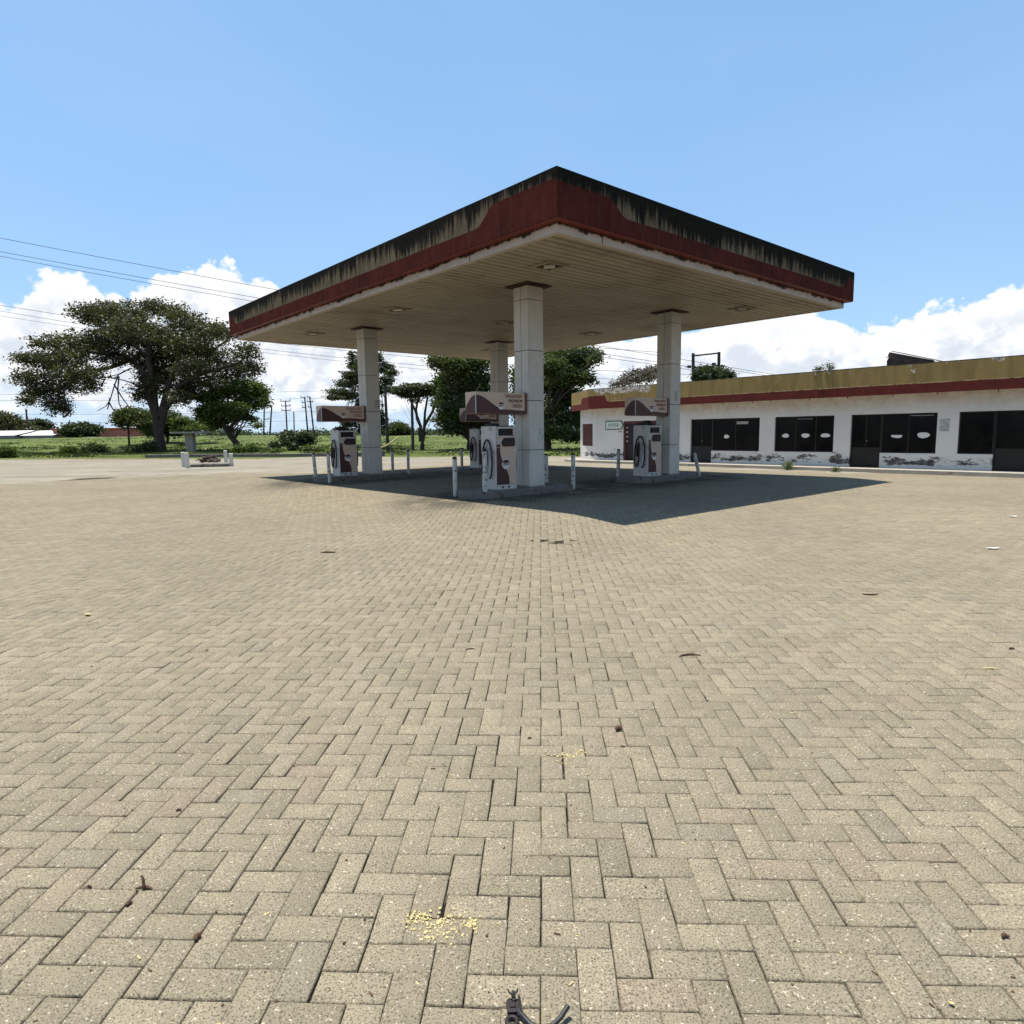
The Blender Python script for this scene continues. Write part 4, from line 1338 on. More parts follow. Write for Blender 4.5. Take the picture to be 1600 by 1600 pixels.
def parapet_mat(name, length, near, up, pk, far=None):
    m, t, p = mat_base(name, 0.8, 0.2)
    uv = t.node('ShaderNodeUVMap'); uv.uv_map = 'UVMap'
    s2 = t.node('ShaderNodeSeparateXYZ', i_0=uv.outputs[0]); U, V = s2.outputs[0], s2.outputs[1]
    vec = t.node('ShaderNodeCombineXYZ', i_0=U, i_1=V, i_2=0.0).outputs[0]
    band = ZPr - ZP0; Hh = ZP1 - ZP0
    bt = t.step(U, near[0], near[1], (up, band) if not far else (band, up))
    isr = t.step(t.m('SUBTRACT', bt, V), -0.004, 0.004)
    mu = t.mix(t.step(t.noise(t.vmul(vec, (3, 0.6, 1)), 1.2, 5, 0.6), 0.3, 0.7), MUST, tuple(c * 0.72 for c in MUST))
    mu = t.mix(t.step(t.noise(t.vmul(vec, (10, 0.8, 1)), 1.0, 4, 0.6), 0.55, 0.75, (0, 0.5)), mu, (0.27, 0.21, 0.12))
    rd = t.mix(t.step(t.noise(vec, 2, 5, 0.6), 0.3, 0.7), RED2, tuple(c * 0.75 for c in RED2))
    c = t.mix(isr, mu, rd)
    lip = t.step(t.m('ABSOLUTE', t.m('SUBTRACT', V, bt)), 0.022, 0.012)
    c = t.mix(t.m('MULTIPLY', lip, t.step(t.noise(vec, 5, 4, 0.6), 0.35, 0.55)), c, (0.40, 0.29, 0.15))
    hn = t.m('DIVIDE', V, Hh)
    loc = t.m('MULTIPLY', t.step(U, pk[0], pk[0] + 0.8), t.step(U, pk[1] + 0.8, pk[1]))
    amt = t.m('ADD', t.m('ADD', 0.012, t.m('MULTIPLY', t.step(hn, 0.4, 1.0), 0.10)), t.m('MULTIPLY', t.m('MULTIPLY', loc, t.step(hn, 0.55, 0.95)), 0.30))
    pe = t.step(t.m('ADD', t.noise(vec, 2.3, 9, 0.74), amt), 0.685, 0.70)
    c = t.mix(pe, c, t.mix(t.step(t.noise(vec, 7, 4, 0.6), 0.4, 0.65), (0.55, 0.47, 0.38), (0.14, 0.12, 0.10)))
    topm = t.step(t.m('ADD', hn, t.m('MULTIPLY', t.noise(t.vmul(vec, (4, 1, 1)), 1.5, 4, 0.6), 0.06)), 0.99, 1.01)
    c = t.mix(t.m('MULTIPLY', topm, 0.85), c, (0.03, 0.03, 0.022))
    t.put(p.inputs['Base Color'], c)
    bn = t.node('ShaderNodeBump', i_Height=t.m('SUBTRACT', t.m('MULTIPLY', t.noise(vec, 12, 4, 0.6), 0.4), pe), i_Distance=0.012, i_Strength=0.5)
    t.l.new(bn.outputs[0], p.inputs['Normal'])
    return m


HP = ZP1 - ZP0
UPL = -6.2 * KB
LP = UR + 0.4 - UPL
P_main = parapet_mat('mustard_parapet_paint', LP, (0.95 * KB, 1.20 * KB), 0.60 * KB, (0.1, 3.6))
uv_panel('parapet', P_main, shop, LP, HP, Matrix.Translation((UPL, -PF, ZP0)), inner=0.14)
# chamfer parapet from its left end to the corner
cc = A1[:2] + nv * PF + Dv[:2] * UPL
ce = scl(gz(893, 615, 3.36))[:2]
dd = cc - ce; LL = float(np.linalg.norm(dd)); aa_ = math.atan2(dd[1], dd[0])
P_side = parapet_mat('mustard_parapet_end_paint', LL, (LL - 1.6, LL - 1.15), 0.58 * KB, (50, 60), far=True)
uv_panel('parapet', P_side, shop, LL, HP, inv @ Matrix.Translation((ce[0], ce[1], ZP0)) @ Matrix.Rotation(aa_, 4, 'Z'), inner=0.14)
# eave soffit
ie = inv @ Vector((ce[0], ce[1], 0)); ic = inv @ Vector((cc[0], cc[1], 0))
mb = MB()
mb.prism([(ie.x + 0.03, ie.y + 0.03), (ic.x + 0.05, ic.y + 0.145), (UR + 0.3, -PF + 0.145), (UR + 0.3, -0.003), (UL, -0.003), (lw.x, lw.y)], 'z', ZP0 + 0.02, ZP0 + 0.06)
mb.build('eave_soffit', simple('stained_eave', (0.42, 0.30, 0.22), 0.85, 0.25, 2, dirt=(0.12, 0.05, 0.03), dirt_amt=0.08), shop)
# rusty stubs under the eave
for px in (1098, 1129, 1147, 1176, 1204.5, 1265, 1324, 1395, 1464, 1559):
    d = ray(px, 620); tt = ((A1[:2] + nv * PF * 0.9) @ nv) / (d[:2] @ nv); Pp = d[:2] * tt; u = float((Pp - A1[:2]) @ Dv[:2])
    mb = MB(); mb.tube([(u, -PF + 0.08, ZP0 + 0.03), (u, -PF + 0.07, ZP0 - 0.07)], 0.016, 6)
    mb.build('drain_stub', M_rust, shop)
# faded poster on the pier
mb = MB(); u = 8.05 * KB
mb.box(u - 0.15, u + 0.15, -0.0035, -0.001, hz_(1.46) - 0.2, hz_(1.46) + 0.24)
mb.build('faded_poster', simple('faded_poster_paper', (0.36, 0.36, 0.34), 0.8, 0.3, 9), shop)
# cement apron with a raised kerb edge in front of the shop
mb = MB()
mb.prism([(UL - 1.9, 0.4), (UL - 1.6, -0.75), (UL - 0.3, -1.15), (UR + 1, -1.1), (UR + 1, -0.004), (UL, -0.004), (lw.x - 0.02, lw.y - 0.02), (lw.x - 0.7, lw.y + 1.0)], 'z', -0.32, ZB)
ap = mb.build('shop_apron', M_slab)
ap.location = (A1[0], A1[1], 0); ap.rotation_euler = (0, 0, TH - PI / 2)
tag(ap, kind='structure')

# arrow shaped money transfer sign
sgn = thing('arrow_sign', 'small white arrow shaped sign with dark green border on the shop wall', 'sign', (A1[0], A1[1], 0), TH - PI / 2)
u0, u1 = -5.52 * KB, -4.46 * KB; z0, z1 = hz_(1.50), hz_(1.90)
zc = (z0 + z1) / 2
mb = MB(); mb.prism([(u0, z0), (u1 - 0.16, z0), (u1, zc), (u1 - 0.16, z1), (u0, z1)], 'y', -0.035, -0.004)
mb.build('border', M_green, sgn)
mb = MB(); q = 0.045; mb.prism([(u0 + q, z0 + q), (u1 - 0.18, z0 + q), (u1 - 0.055, zc), (u1 - 0.18, z1 - q), (u0 + q, z1 - q)], 'y', -0.039, -0.034)
mb.build('face', M_signw, sgn)
text_mesh('lettering', 'M-PESA', 0.235, M_green, sgn, Matrix.Translation(((u0 + u1) / 2 - 0.05, -0.0395, zc - 0.07)) @ Matrix.Rotation(PI / 2, 4, 'X'), 0.0015, 'CENTER', 0.95)
mb = MB(); mb.box(u1 - 0.38, u1 - 0.1, -0.006, -0.002, z0 - 0.13, z0 - 0.10)
mb.build('small_plate', M_dark, sgn)

# loose rusty roof sheets on the parapet
P0 = scl(A0)[:2]
def shop_pt(px, py, off):
    n2 = nv; base = A1[:2] - nv * off
    d = ray(px, py); tt = (base @ n2) / (d[:2] @ n2); Pp = np.array([0, 0, EYE]) + d * tt
    return inv @ Vector(Pp)
mb = MB()
a = shop_pt(1401, 552, 0.9); b = shop_pt(1471, 565, 0.9)
for k, (du, dz, ln) in enumerate(((0, 0, 1.0), (-0.07, -0.20, 1.0), (-0.02, -0.36, 1.0))):
    x0, z0_ = a.x + du + (0.1 if k == 0 else 0), a.z + dz; x1, z1_ = b.x + du, b.z + dz * 0.3 - 0.1 * k
    n = 24; vs = []
    for i in range(n + 1):
        f = i / n
        for q, yv_ in enumerate(np.linspace(a.y - 0.9, a.y + 0.9, 13)):
            vs.append((x0 + (x1 - x0) * f, yv_, z0_ + (z1_ - z0_) * f + 0.03 * (q % 2)))
    fs = [(i * 13 + j, i * 13 + j + 1, (i + 1) * 13 + j + 1, (i + 1) * 13 + j) for i in range(n) for j in range(12)]
    mb.add(vs, fs)
n1 = [(a.x + 0.05, a.z - 0.02), (a.x + 0.0, a.z - 0.17), (a.x + 0.05, a.z - 0.2), (a.x - 0.02, a.z - 0.33), (a.x, ZP1 - 0.2), (b.x + 0.3, ZP1 - 0.2), (b.x, b.z)]
mb.prism(n1, 'y', a.y - 0.88, a.y - 0.85)
rs = mb.build('roof_sheet_stack', M_roofmetal, recalc=False)
rs.location = (A1[0], A1[1], 0); rs.rotation_euler = (0, 0, TH - PI / 2)
tag(rs, 'buckled dark rusty roof sheets lying on the shop roof', 'roof sheets')


# ------------------------------------------------------------------ TREES
def crown_mesh(blobs, leaf, n_per, rng, flat=1.0, shell=0.55, clus=7):
    """blobs: (centre, (rx, ry, rz)); leaf clusters scattered in them"""
    vol = np.array([b[1][0] * b[1][2] for b in blobs]); vol = vol / vol.sum()
    C = []
    for (c, r), w in zip(blobs, vol):
        n = max(3, int(n_per * w))
        d = rng.normal(size=(n, 3)); d /= np.linalg.norm(d, axis=1)[:, None]
        rad = rng.uniform(shell, 1.0, n) ** 0.6
        lump = np.array([mnoise.noise(Vector(tuple(q * 2.2 + np.array(c)))) for q in d])
        P = np.array(c) + d * (np.array(r) * (1 + 0.75 * lump[:, None])) * rad[:, None]
        C.append(P)
    C = np.concatenate(C); n = len(C)
    cl_off = rng.normal(size=(n, clus, 3)) * leaf * 2.0 * np.array([1, 1, flat])
    P = (C[:, None] + cl_off).reshape(-1, 3)
    m_ = len(P)
    a = rng.normal(size=(m_, 3)); a[:, 2] *= 0.5; a /= np.linalg.norm(a, axis=1)[:, None]
    b = np.cross(a, rng.normal(size=(m_, 3))); b /= np.linalg.norm(b, axis=1)[:, None]
    L = leaf * rng.uniform(0.6, 1.35, m_)[:, None]; Wd = L * 0.55
    V4 = np.stack([P - a * L, P + b * Wd, P + a * L, P - b * Wd], 1).reshape(-1, 3)
    tone = np.repeat(np.clip(rng.normal(0.5, 0.3, n), 0, 1), clus)
    return V4, np.arange(m_ * 4).reshape(-1, 4), tone


def curve_pts(a, b, bend, n=6):
    a, b = Vector(a), Vector(b); out = []
    for i in range(n + 1):
        f = i / n; p = a.lerp(b, f) + Vector(bend) * math.sin(f * PI)
        out.append(p)
    return out


def tree(name, label, cat, base_px, Yd, blobs_px, lmat, n, leaf, trunk_pts=None, tr=0.3, group=None, flat=0.7, shell=0.35, hf=None,
         depth=None, limbs=True, seed=1, extra=None, clus=7, bark=None, twigs=2, lim=1.0, mains=None):
    if cat == 'tree': leaf *= 0.78; n = int(n * 1.5)
    rng = np.random.default_rng(seed); rr = random.Random(seed)
    B = aty(base_px[0], base_px[1], Yd)
    gzb = float(field_h(B[0], B[1])) if hf is None else hf
    base = Vector((B[0], B[1], gzb))
    root = thing(name, label, cat, base, 0, group)
    k = Yd / F
    bl = []
    for q in blobs_px:
        P = aty(q[0], q[1], Yd) - np.array(base)
        dy = q[4] if len(q) > 4 else rr.uniform(-0.5, 0.5) * (depth or 3.0)
        P[1] = dy
        # keep the sight line when the blob stands nearer or farther
        P[0] = (P[0] + base.x) * (Yd + dy) / Yd - base.x
        P[2] = (P[2] + base.z - EYE) * (Yd + dy) / Yd + EYE - base.z
        rx, rz = q[2] * k * 1.0, q[3] * k
        bl.append((P, (rx, max(rx * 0.8, rz * 0.8), rz)))
    V4, Q, tone = crown_mesh(bl, leaf, n, rng, flat, shell, clus)
    np_mesh('crown', V4, Q, lmat, root, attr={'tone': np.asarray(tone)})
    mb = MB()
    tp = []
    for q in (trunk_pts or [(base_px[0], base_px[1]), (base_px[0], base_px[1] - 20)]):
        P = aty(q[0], q[1], Yd) - np.array(base); P[1] = 0; tp.append(Vector(P))
    tp[0] = Vector((tp[0].x, 0, -0.3))
    rs = [tr * (1.25 if i == 0 else 1 - 0.45 * i / len(tp)) for i in range(len(tp))]
    mb.tube(tp, rs, 9)
    top_ = tp[-1]; nodes = []
    for path, r_ in (mains or []):
        pts = [Vector(aty(x, y, Yd)) - base for x, y in path]
        for i_ in range(2, len(pts)): pts[i_].y += rr.uniform(-1, 1) * 0.8
        mb.tube(pts, [r_ * (1 - 0.72 * i_ / len(pts)) for i_ in range(len(pts))], 8); nodes += pts[1:]
    if limbs:
        for (P, r3) in bl:
            P = Vector(P); start = tp[-1] if len(tp) < 3 else rr.choice(tp[-2:])
            if nodes: start = min(nodes, key=lambda q_: (q_ - P).length + (3 if q_.z > P.z else 0))
            L = (P - start).length
            bend = (rr.uniform(-0.1, 0.1) * L, rr.uniform(-0.1, 0.1) * L, rr.uniform(-0.02, 0.10) * L)
            pts = curve_pts(start, P, bend, 6)
            r0 = tr * lim * min(0.55, 0.25 + 0.05 * r3[0])
            mb.tube(pts, [r0 * (1 - 0.8 * i / 6) for i in range(7)], 6)
            for _ in range(twigs):
                e = P + Vector([rr.uniform(-1, 1) * r3[i] * 0.9 for i in range(3)])
                s2 = pts[rr.randint(2, 5)]
                mb.tube(curve_pts(s2, e, (rr.uniform(-.2, .2),) * 3, 4), [r0 * 0.35 * (1 - 0.18 * i) for i in range(5)], 5)
    if extra: extra(mb, base, rr)
    mb.build('trunk', bark or M_bark, root, smooth=True)
    return root


def px_local(px, py, Yd, base): 
    return Vector(aty(px, py, Yd)) - base


def bare_twigs(mb, base, rr):
    for path in ([(205, 575), (185, 585), (178, 605), (172, 625), (165, 635), (152, 642)], [(178, 600), (190, 620), (203, 638)],
                 [(172, 622), (168, 640)], [(160, 600), (165, 590), (185, 585)], [(186, 588), (184, 610), (186, 630), (190, 640)], [(170, 628), (178, 642)]):
        pts = [px_local(x, y, 58, base) for x, y in path]
        mb.tube(pts, [0.07 * (1 - 0.75 * i / len(pts)) for i in range(len(pts))], 5)



big = [(128, 487, 22, 12), (165, 485, 34, 15), (200, 495, 42, 20), (235, 478, 24, 12), (262, 484, 26, 12), (288, 500, 30, 16), (325, 515, 32, 14), (352, 520, 24, 12),
       (385, 552, 24, 16), (398, 575, 14, 10), (368, 580, 34, 20), (300, 535, 50, 24), (240, 525, 50, 25), (175, 530, 46, 20), (115, 535, 42, 18), (70, 535, 24, 11),
       (50, 560, 34, 12), (75, 568, 40, 18), (45, 590, 28, 12), (60, 612, 26, 16), (95, 600, 38, 22), (130, 585, 34, 18), (88, 632, 22, 16), (100, 640, 14, 10), (140, 605, 13, 10),
       (40, 625, 10, 9), (260, 575, 45, 24), (235, 605, 28, 18), (285, 610, 24, 20), (225, 560, 34, 20), (325, 560, 44, 18), (340, 592, 30, 8), (28, 598, 7, 3), (30, 556, 8, 3), (180, 560, 26, 14), (150, 545, 36, 16), (265, 545, 46, 22), (195, 515, 40, 16), (110, 560, 30, 14), (300, 575, 30, 16), (245, 590, 30, 18), (150, 500, 24, 12), (302, 600, 26, 13), (278, 622, 22, 12), (225, 618, 18, 12), (330, 600, 22, 9)]
tree('spreading_tree', 'biggest tree, dark and wide spreading with a few bare twigs hanging on its left side', 'tree', (250, 708), 58, big, L_big, 7000, 0.135,
     [(250, 708), (250, 690), (247, 672), (244, 650)], 0.50, extra=bare_twigs, depth=9, seed=3, clus=8, flat=0.5, shell=0.2, lim=0.40, mains=[([(250, 690), (243, 650), (232, 610), (222, 580), (205, 562), (175, 552), (135, 548)], 0.34), ([(249, 680), (258, 640), (275, 605), (305, 585), (345, 572), (375, 565)], 0.30),
      ([(246, 660), (240, 610), (236, 560), (228, 515), (215, 495)], 0.30), ([(250, 650), (262, 605), (272, 560), (285, 520), (300, 505)], 0.27), ([(205, 562), (170, 575), (120, 585), (75, 590)], 0.2),
      ([(135, 548), (100, 550), (65, 555)], 0.13), ([(236, 560), (190, 525), (150, 505)], 0.16), ([(275, 605), (300, 592), (335, 590)], 0.15), ([(305, 585), (330, 550), (350, 530)], 0.15), ([(120, 585), (100, 610), (92, 630)], 0.1)])


def t2x(mb, base, rr):
    for path, r in (([(375, 698), (362, 684), (352, 668), (340, 645)], 0.28), ([(356, 672), (372, 655), (388, 640), (400, 622)], 0.16), ([(350, 665), (345, 640), (350, 620)], 0.15)):
        pts = [px_local(x, y, 60, base) for x, y in path]; mb.tube(pts, [r * (1 - 0.5 * i / len(pts)) for i in range(len(pts))], 7)


tree('leaning_tree', 'smaller bright green tree on a leaning trunk, right of the biggest tree', 'tree', (375, 699), 60,
     [(325, 622, 26, 12), (350, 612, 26, 10), (378, 605, 26, 12), (400, 612, 20, 12), (412, 628, 10, 8), (385, 628, 26, 12), (355, 640, 30, 13), (325, 645, 24, 12), (370, 650, 22, 9), (345, 662, 18, 7), (395, 655, 6, 4), (402, 664, 6, 4)],
     L_green, 1900, 0.15, [(375, 699), (366, 688), (358, 678)], 0.26, extra=t2x, depth=3, seed=5, flat=0.5, shell=0.3)
tree('round_tree', 'small dark round headed tree on a thin trunk, left of the biggest trunk', 'tree', (202, 697), 66,
     [(200, 648, 20, 9), (192, 657, 13, 10), (215, 652, 18, 10), (225, 662, 14, 8)], L_mid, 800, 0.15, [(202, 697), (201, 680), (200, 664)], 0.10, depth=2, seed=6)
tree('bushy_tree', 'low bushy tree directly behind the biggest trunk', 'tree', (262, 700), 72, [(240, 668, 20, 12), (265, 655, 20, 10), (272, 672, 16, 10), (235, 650, 14, 8)],
     L_mid, 900, 0.16, None, 0.15, depth=2, seed=7)
tree('flat_topped_tree', 'yellowish flat topped tree above the small pillar shelter', 'tree', (300, 695), 70, [(300, 668, 26, 6), (318, 660, 18, 6), (285, 658, 16, 6), (330, 668, 12, 5)],
     L_green, 700, 0.13, [(306, 696), (304, 684)], 0.10, depth=2, seed=8, flat=0.4)
tree('cedar_tree', 'tall dark cedar with layered branches behind the left column', 'tree', (580, 702), 64,
     [(550, 556, 4, 8), (553, 570, 9, 10), (548, 586, 14, 8), (540, 600, 18, 7), (528, 612, 18, 5), (522, 622, 14, 4), (545, 618, 20, 7), (568, 590, 20, 20), (590, 560, 8, 10), (600, 575, 16, 9), (612, 582, 9, 6),
      (603, 595, 14, 9), (590, 610, 16, 9), (575, 630, 22, 10), (560, 645, 20, 9), (592, 655, 12, 14), (545, 660, 14, 8), (575, 668, 22, 9), (535, 672, 14, 6), (596, 675, 9, 5), (570, 560, 12, 16)],
     L_dark, 2600, 0.13, [(580, 702), (578, 640), (574, 590), (572, 560)], 0.30, depth=5, seed=9, flat=0.35, shell=0.2)


def t3x(mb, base, rr):
    for path in ([(661, 706), (659, 680), (656, 662), (648, 640), (640, 622)], [(658, 668), (652, 655), (650, 640), (655, 615)], [(661, 690), (663, 665), (664, 645), (668, 620)], [(663, 665), (672, 650), (682, 630)], [(657, 690), (655, 668)]):
        pts = [px_local(x, y, 58, base) for x, y in path]; mb.tube(pts, [0.15 * (1 - 0.6 * i / len(pts)) for i in range(len(pts))], 7)


tree('umbrella_thorn_tree', 'slender flat topped acacia with forked bare stems behind the forecourt', 'tree', (660, 707), 58,
     [(625, 611, 22, 5), (650, 605, 26, 6), (680, 607, 26, 6), (702, 612, 16, 5), (640, 618, 20, 4), (668, 615, 28, 5), (612, 608, 10, 4), (648, 626, 9, 3)], L_dark, 1100, 0.11, [(660, 707), (660, 692)], 0.20, extra=t3x, depth=3, seed=10, flat=0.3, lim=0.3, twigs=0)
tree('broadleaf_tree', 'broad leafy tree with yellow green top seen left of the nearest column', 'tree', (735, 706), 56,
     [(682, 566, 12, 9, -2), (705, 566, 22, 10, -2), (740, 568, 26, 12), (715, 585, 30, 14), (690, 600, 14, 10), (745, 600, 30, 22), (712, 615, 28, 16), (690, 628, 16, 9), (720, 640, 36, 16), (700, 655, 22, 11), (745, 650, 30, 22), (728, 670, 26, 10), (705, 668, 16, 7), (770, 640, 18, 30)],
     L_mid, 3400, 0.16, [(735, 706), (735, 690), (736, 670)], 0.34, depth=5, seed=11, flat=0.7, shell=0.2)
tree('tall_leafy_tree', 'tall dense leafy tree between the nearest column and the shop building', 'tree', (853, 703), 54,
     [(880, 555, 28, 12), (915, 552, 24, 8), (905, 568, 22, 10), (930, 560, 10, 7), (862, 575, 20, 16), (890, 590, 28, 14), (915, 592, 14, 10), (865, 605, 24, 18), (890, 622, 26, 16), (862, 640, 24, 18), (885, 655, 26, 16), (905, 650, 12, 18), (870, 675, 24, 10), (892, 682, 18, 8), (820, 590, 24, 22), (815, 630, 24, 25), (830, 665, 24, 16)],
     L_mid, 4200, 0.15, [(853, 705), (854, 690), (856, 665), (862, 630)], 0.42, depth=5, seed=12, flat=0.7, shell=0.2)
tree('small_round_tree', 'small round green tree on the skyline between left column and acacia', 'tree', (624, 683), 88, [(622, 670, 15, 7), (614, 674, 9, 5), (632, 674, 8, 5)], L_mid, 420, 0.2, None, 0.15, depth=2, seed=13)
tree('bare_shrub_tree', 'sparse purplish shrub rising behind the shop parapet', 'tree', (1000, 640), 44, [(1000, 588, 24, 10), (978, 597, 14, 6), (1018, 582, 14, 10), (962, 600, 8, 4)], L_purple, 330, 0.10, [(1000, 650), (1000, 615)], 0.08, depth=2, seed=14, hf=-0.2, twigs=5)
tree('dark_thicket_tree', 'dark leafy tree top under the wooden pole frame behind the shop', 'tree', (1112, 640), 46, [(1105, 583, 14, 9), (1095, 587, 9, 7), (1122, 585, 13, 7), (1136, 588, 9, 5)], L_dark, 700, 0.12, [(1112, 660), (1112, 610)], 0.12, depth=2, seed=15, hf=-0.2)
tree('dark_hill_tree', 'dark rounded tree at the far left edge behind the pale roofs', 'tree', (5, 680), 105, [(0, 656, 22, 10), (18, 664, 18, 8), (32, 672, 12, 6), (-20, 655, 20, 12), (45, 672, 10, 5)], L_big, 1100, 0.28, None, 0.3, depth=4, seed=16, shell=0.2)
tree('distant_acacia', 'small distant flat topped tree above the pale roofs', 'tree', (60, 680), 110, [(55, 659, 16, 3), (70, 664, 9, 3), (45, 663, 8, 3), (62, 670, 8, 3), (74, 669, 5, 3)], L_dark, 380, 0.22, [(60, 680), (60, 668)], 0.12, depth=3, seed=17, flat=0.3)


def bush(name, label, px, py, Yd, rx, ry, lmat, n, leaf, seed, group='bushes on the field edge', blobs=None, hf=None, stems=True):
    return tree(name, label, 'bush', (px, py + ry), Yd, blobs or [(px - rx * 0.4, py, rx * 0.6, ry * 0.8), (px + rx * 0.35, py - ry * 0.1, rx * 0.6, ry * 0.85), (px, py - ry * 0.25, rx * 0.5, ry * 0.8)],
                lmat, n, leaf, [(px, py + ry), (px, py + ry * 0.5)], 0.05, group=group, depth=0.8, seed=seed, twigs=1, hf=hf)


bush('dark_bush', 'large dark bush in front of the red walled building', 127, 674, 92, 26, 8, L_dark, 900, 0.22, 21)
bush('lime_bush', 'bright yellow green bush, leftmost of the field edge', 107, 705, 54, 10, 5, L_lime, 260, 0.09, 22)
bush('scrubby_bush', 'scrubby dark green bush right of the bright yellow green one', 146, 704, 56, 19, 6, L_mid, 420, 0.11, 23)
bush('low_bush', 'low dark bush with tall shoots just left of the biggest trunk', 209, 705, 54, 10, 6, L_mid, 260, 0.10, 24)
bush('leafy_bush', 'leafy bush with bent stems touching the biggest trunk', 234, 700, 55, 9, 9, L_mid, 260, 0.10, 25)
bush('grassy_bush', 'low grassy bush at the far left edge of the photo', 8, 706, 52, 12, 5, L_green, 260, 0.10, 26)
bush('round_bush', 'round bright bush nearest under the leaning tree', 393, 703, 50, 10, 6, L_green, 320, 0.08, 27)
bush('round_bush', 'smaller round bright bush left of the roundest one', 372, 704, 50, 8, 5, L_green, 240, 0.08, 28)
bush('dark_shoot_bush', 'small dark upright bush behind a bright low mound', 430, 698, 52, 6, 6, L_dark, 180, 0.08, 29)
bush('mound_bush', 'bright low mound of leaves against the low kerb', 430, 707, 48.5, 8, 3.5, L_green, 200, 0.07, 30)
bush('clump_bush', 'green clump right of the fan shaped shrub', 479, 704, 50, 7, 5, L_green, 220, 0.08, 31)
bush('clump_bush', 'second green clump right of the fan shaped shrub', 490, 706, 50, 7, 3.5, L_mid, 180, 0.08, 32)
bush('clump_bush', 'low clump left of the pump by the left column', 501, 707, 50, 8, 3, L_green, 170, 0.08, 33)
tree('fan_shrub', 'fan shaped dark shrub with stiff spreading stems behind the low kerb', 'bush', (463, 708), 51,
     [(450, 690, 8, 5), (463, 686, 10, 5), (476, 689, 9, 5), (485, 686, 6, 4), (445, 684, 6, 3), (463, 697, 10, 7), (456, 680, 5, 3), (474, 681, 6, 3)], L_dark, 800, 0.10, [(463, 709), (463, 705)], 0.10, depth=1.2, seed=34, group='bushes on the field edge', twigs=4)
# weeds at the shop kerb and on the parapet
def weed(label, P, rx, rz, lmat, seed, n=60):
    rng = np.random.default_rng(seed)
    root = thing('weed', label, 'weed', P, 0, 'weeds growing on the masonry')
    V4, Q, tone = crown_mesh([((0, 0, rz * 0.6), (rx, rx, rz * 0.6))], 0.035, n, rng, 0.8, 0.1, 5)
    np_mesh('leaves', V4, Q, lmat, root, attr={'tone': np.asarray(tone)})
    mb = MB()
    for k in range(5): mb.tube([(0, 0, -0.03), (rng.uniform(-rx, rx) * 0.4, rng.uniform(-rx, rx) * 0.4, rz * 0.5), (rng.uniform(-rx, rx), rng.uniform(-rx, rx), rz)], [0.008, 0.006, 0.003], 5)
    mb.build('stem', M_bark, root)


P = on_ground(1231, 735); weed('green weed growing at the shop kerb', (P[0], P[1], P[2]), 0.17, 0.30, L_green, 41)
P = on_ground(1306, 738); weed('tiny weed at the shop kerb under the second window', (P[0], P[1], P[2]), 0.09, 0.16, L_mid, 42, 30)
for i, (px, sz) in enumerate(((1296, 0.16), (1280, 0.11))):
    d = ray(px, 577); bq = A1[:2] + nv * (PF - 0.07); tt = (bq @ nv) / (d[:2] @ nv); Pp = d[:2] * tt
    weed(('leafy weed sprouting from the top of the parapet', 'smaller weed sprouting beside it on top of the parapet')[i], (Pp[0], Pp[1], ZP1), sz * 1.3, sz * 1.2, L_mid, 43 + i, 40)

# distant mass of trees on the skyline
rng = np.random.default_rng(77)
vb = []
Yd = 150
for px in np.arange(-120, 960, 7.0):
    hgt_ = 5.5 + 5 * mnoise.noise(Vector((px * 0.02, 3.3, 0))) + rng.uniform(-1.5, 1.5)
    if 395 < px < 445: hgt_ *= 0.35
    if 60 < px < 240: hgt_ *= 0.6
    hgt_ = max(1.2, hgt_)
    P = aty(px, 683 - hgt_ * 0.5, Yd + rng.uniform(-12, 25))
    kk = P[1] / F
    vb.append((P, (6.5 * kk, 3, hgt_ * 0.7 * kk)))
V4, Q, tone = crown_mesh(vb, 0.34, 5200, rng, 0.7, 0.2, 6)
M_far = leaf_mat('distant_foliage', (0.035, 0.055, 0.035), (0.075, 0.10, 0.055), 0.1)
o = np_mesh('distant_trees', V4, Q, M_far, attr={'tone': np.asarray(tone)})
tag(o, 'low band of distant trees along the skyline behind the field', 'trees', kind='stuff')


# ------------------------------------------------------------------ THINGS IN THE FIELD
# low kerb wall at the edge of the forecourt
mb = MB()
kp = [on_ground(x, y) for x, y in ((226, 716), (300, 715), (380, 714.6), (460, 714.4), (530, 713.8), (602, 713.2))]
for (a, b) in zip(kp[:-1], kp[1:]):
    L = math.hypot(b[0] - a[0], b[1] - a[1]); an = math.atan2(b[1] - a[1], b[0] - a[0])
    mb.box(0, L - 0.015, 0, 0.30, -0.15, 0.24, 0.02, M=Matrix.Translation((a[0], a[1], a[2])) @ Matrix.Rotation(an, 4, 'Z'))
tag(mb.build('low_kerb_wall', M_concd), 'long low concrete kerb between the forecourt and the grass', 'kerb wall')

# little shelter: a wide pillar carrying a flat slab
P = aty(299.5, 708, 56); P[2] = float(field_h(P[0], P[1]))
sh = thing('pillar_shelter', 'small flat slab on a stained pillar right of the biggest tree', 'shelter', P, 0)
h = aty(299.5, 677.5, 56)[2] - P[2]
mb = MB(); mb.box(-0.36, 0.30, -0.3, 0.3, -0.1, h, 0.02); mb.build('pillar', M_conc, sh)
mb = MB(); mb.box(-1.35, 1.45, -0.8, 0.8, h + 0.001, h + 0.16, 0.02); mb.build('roof_slab', M_slab, sh)

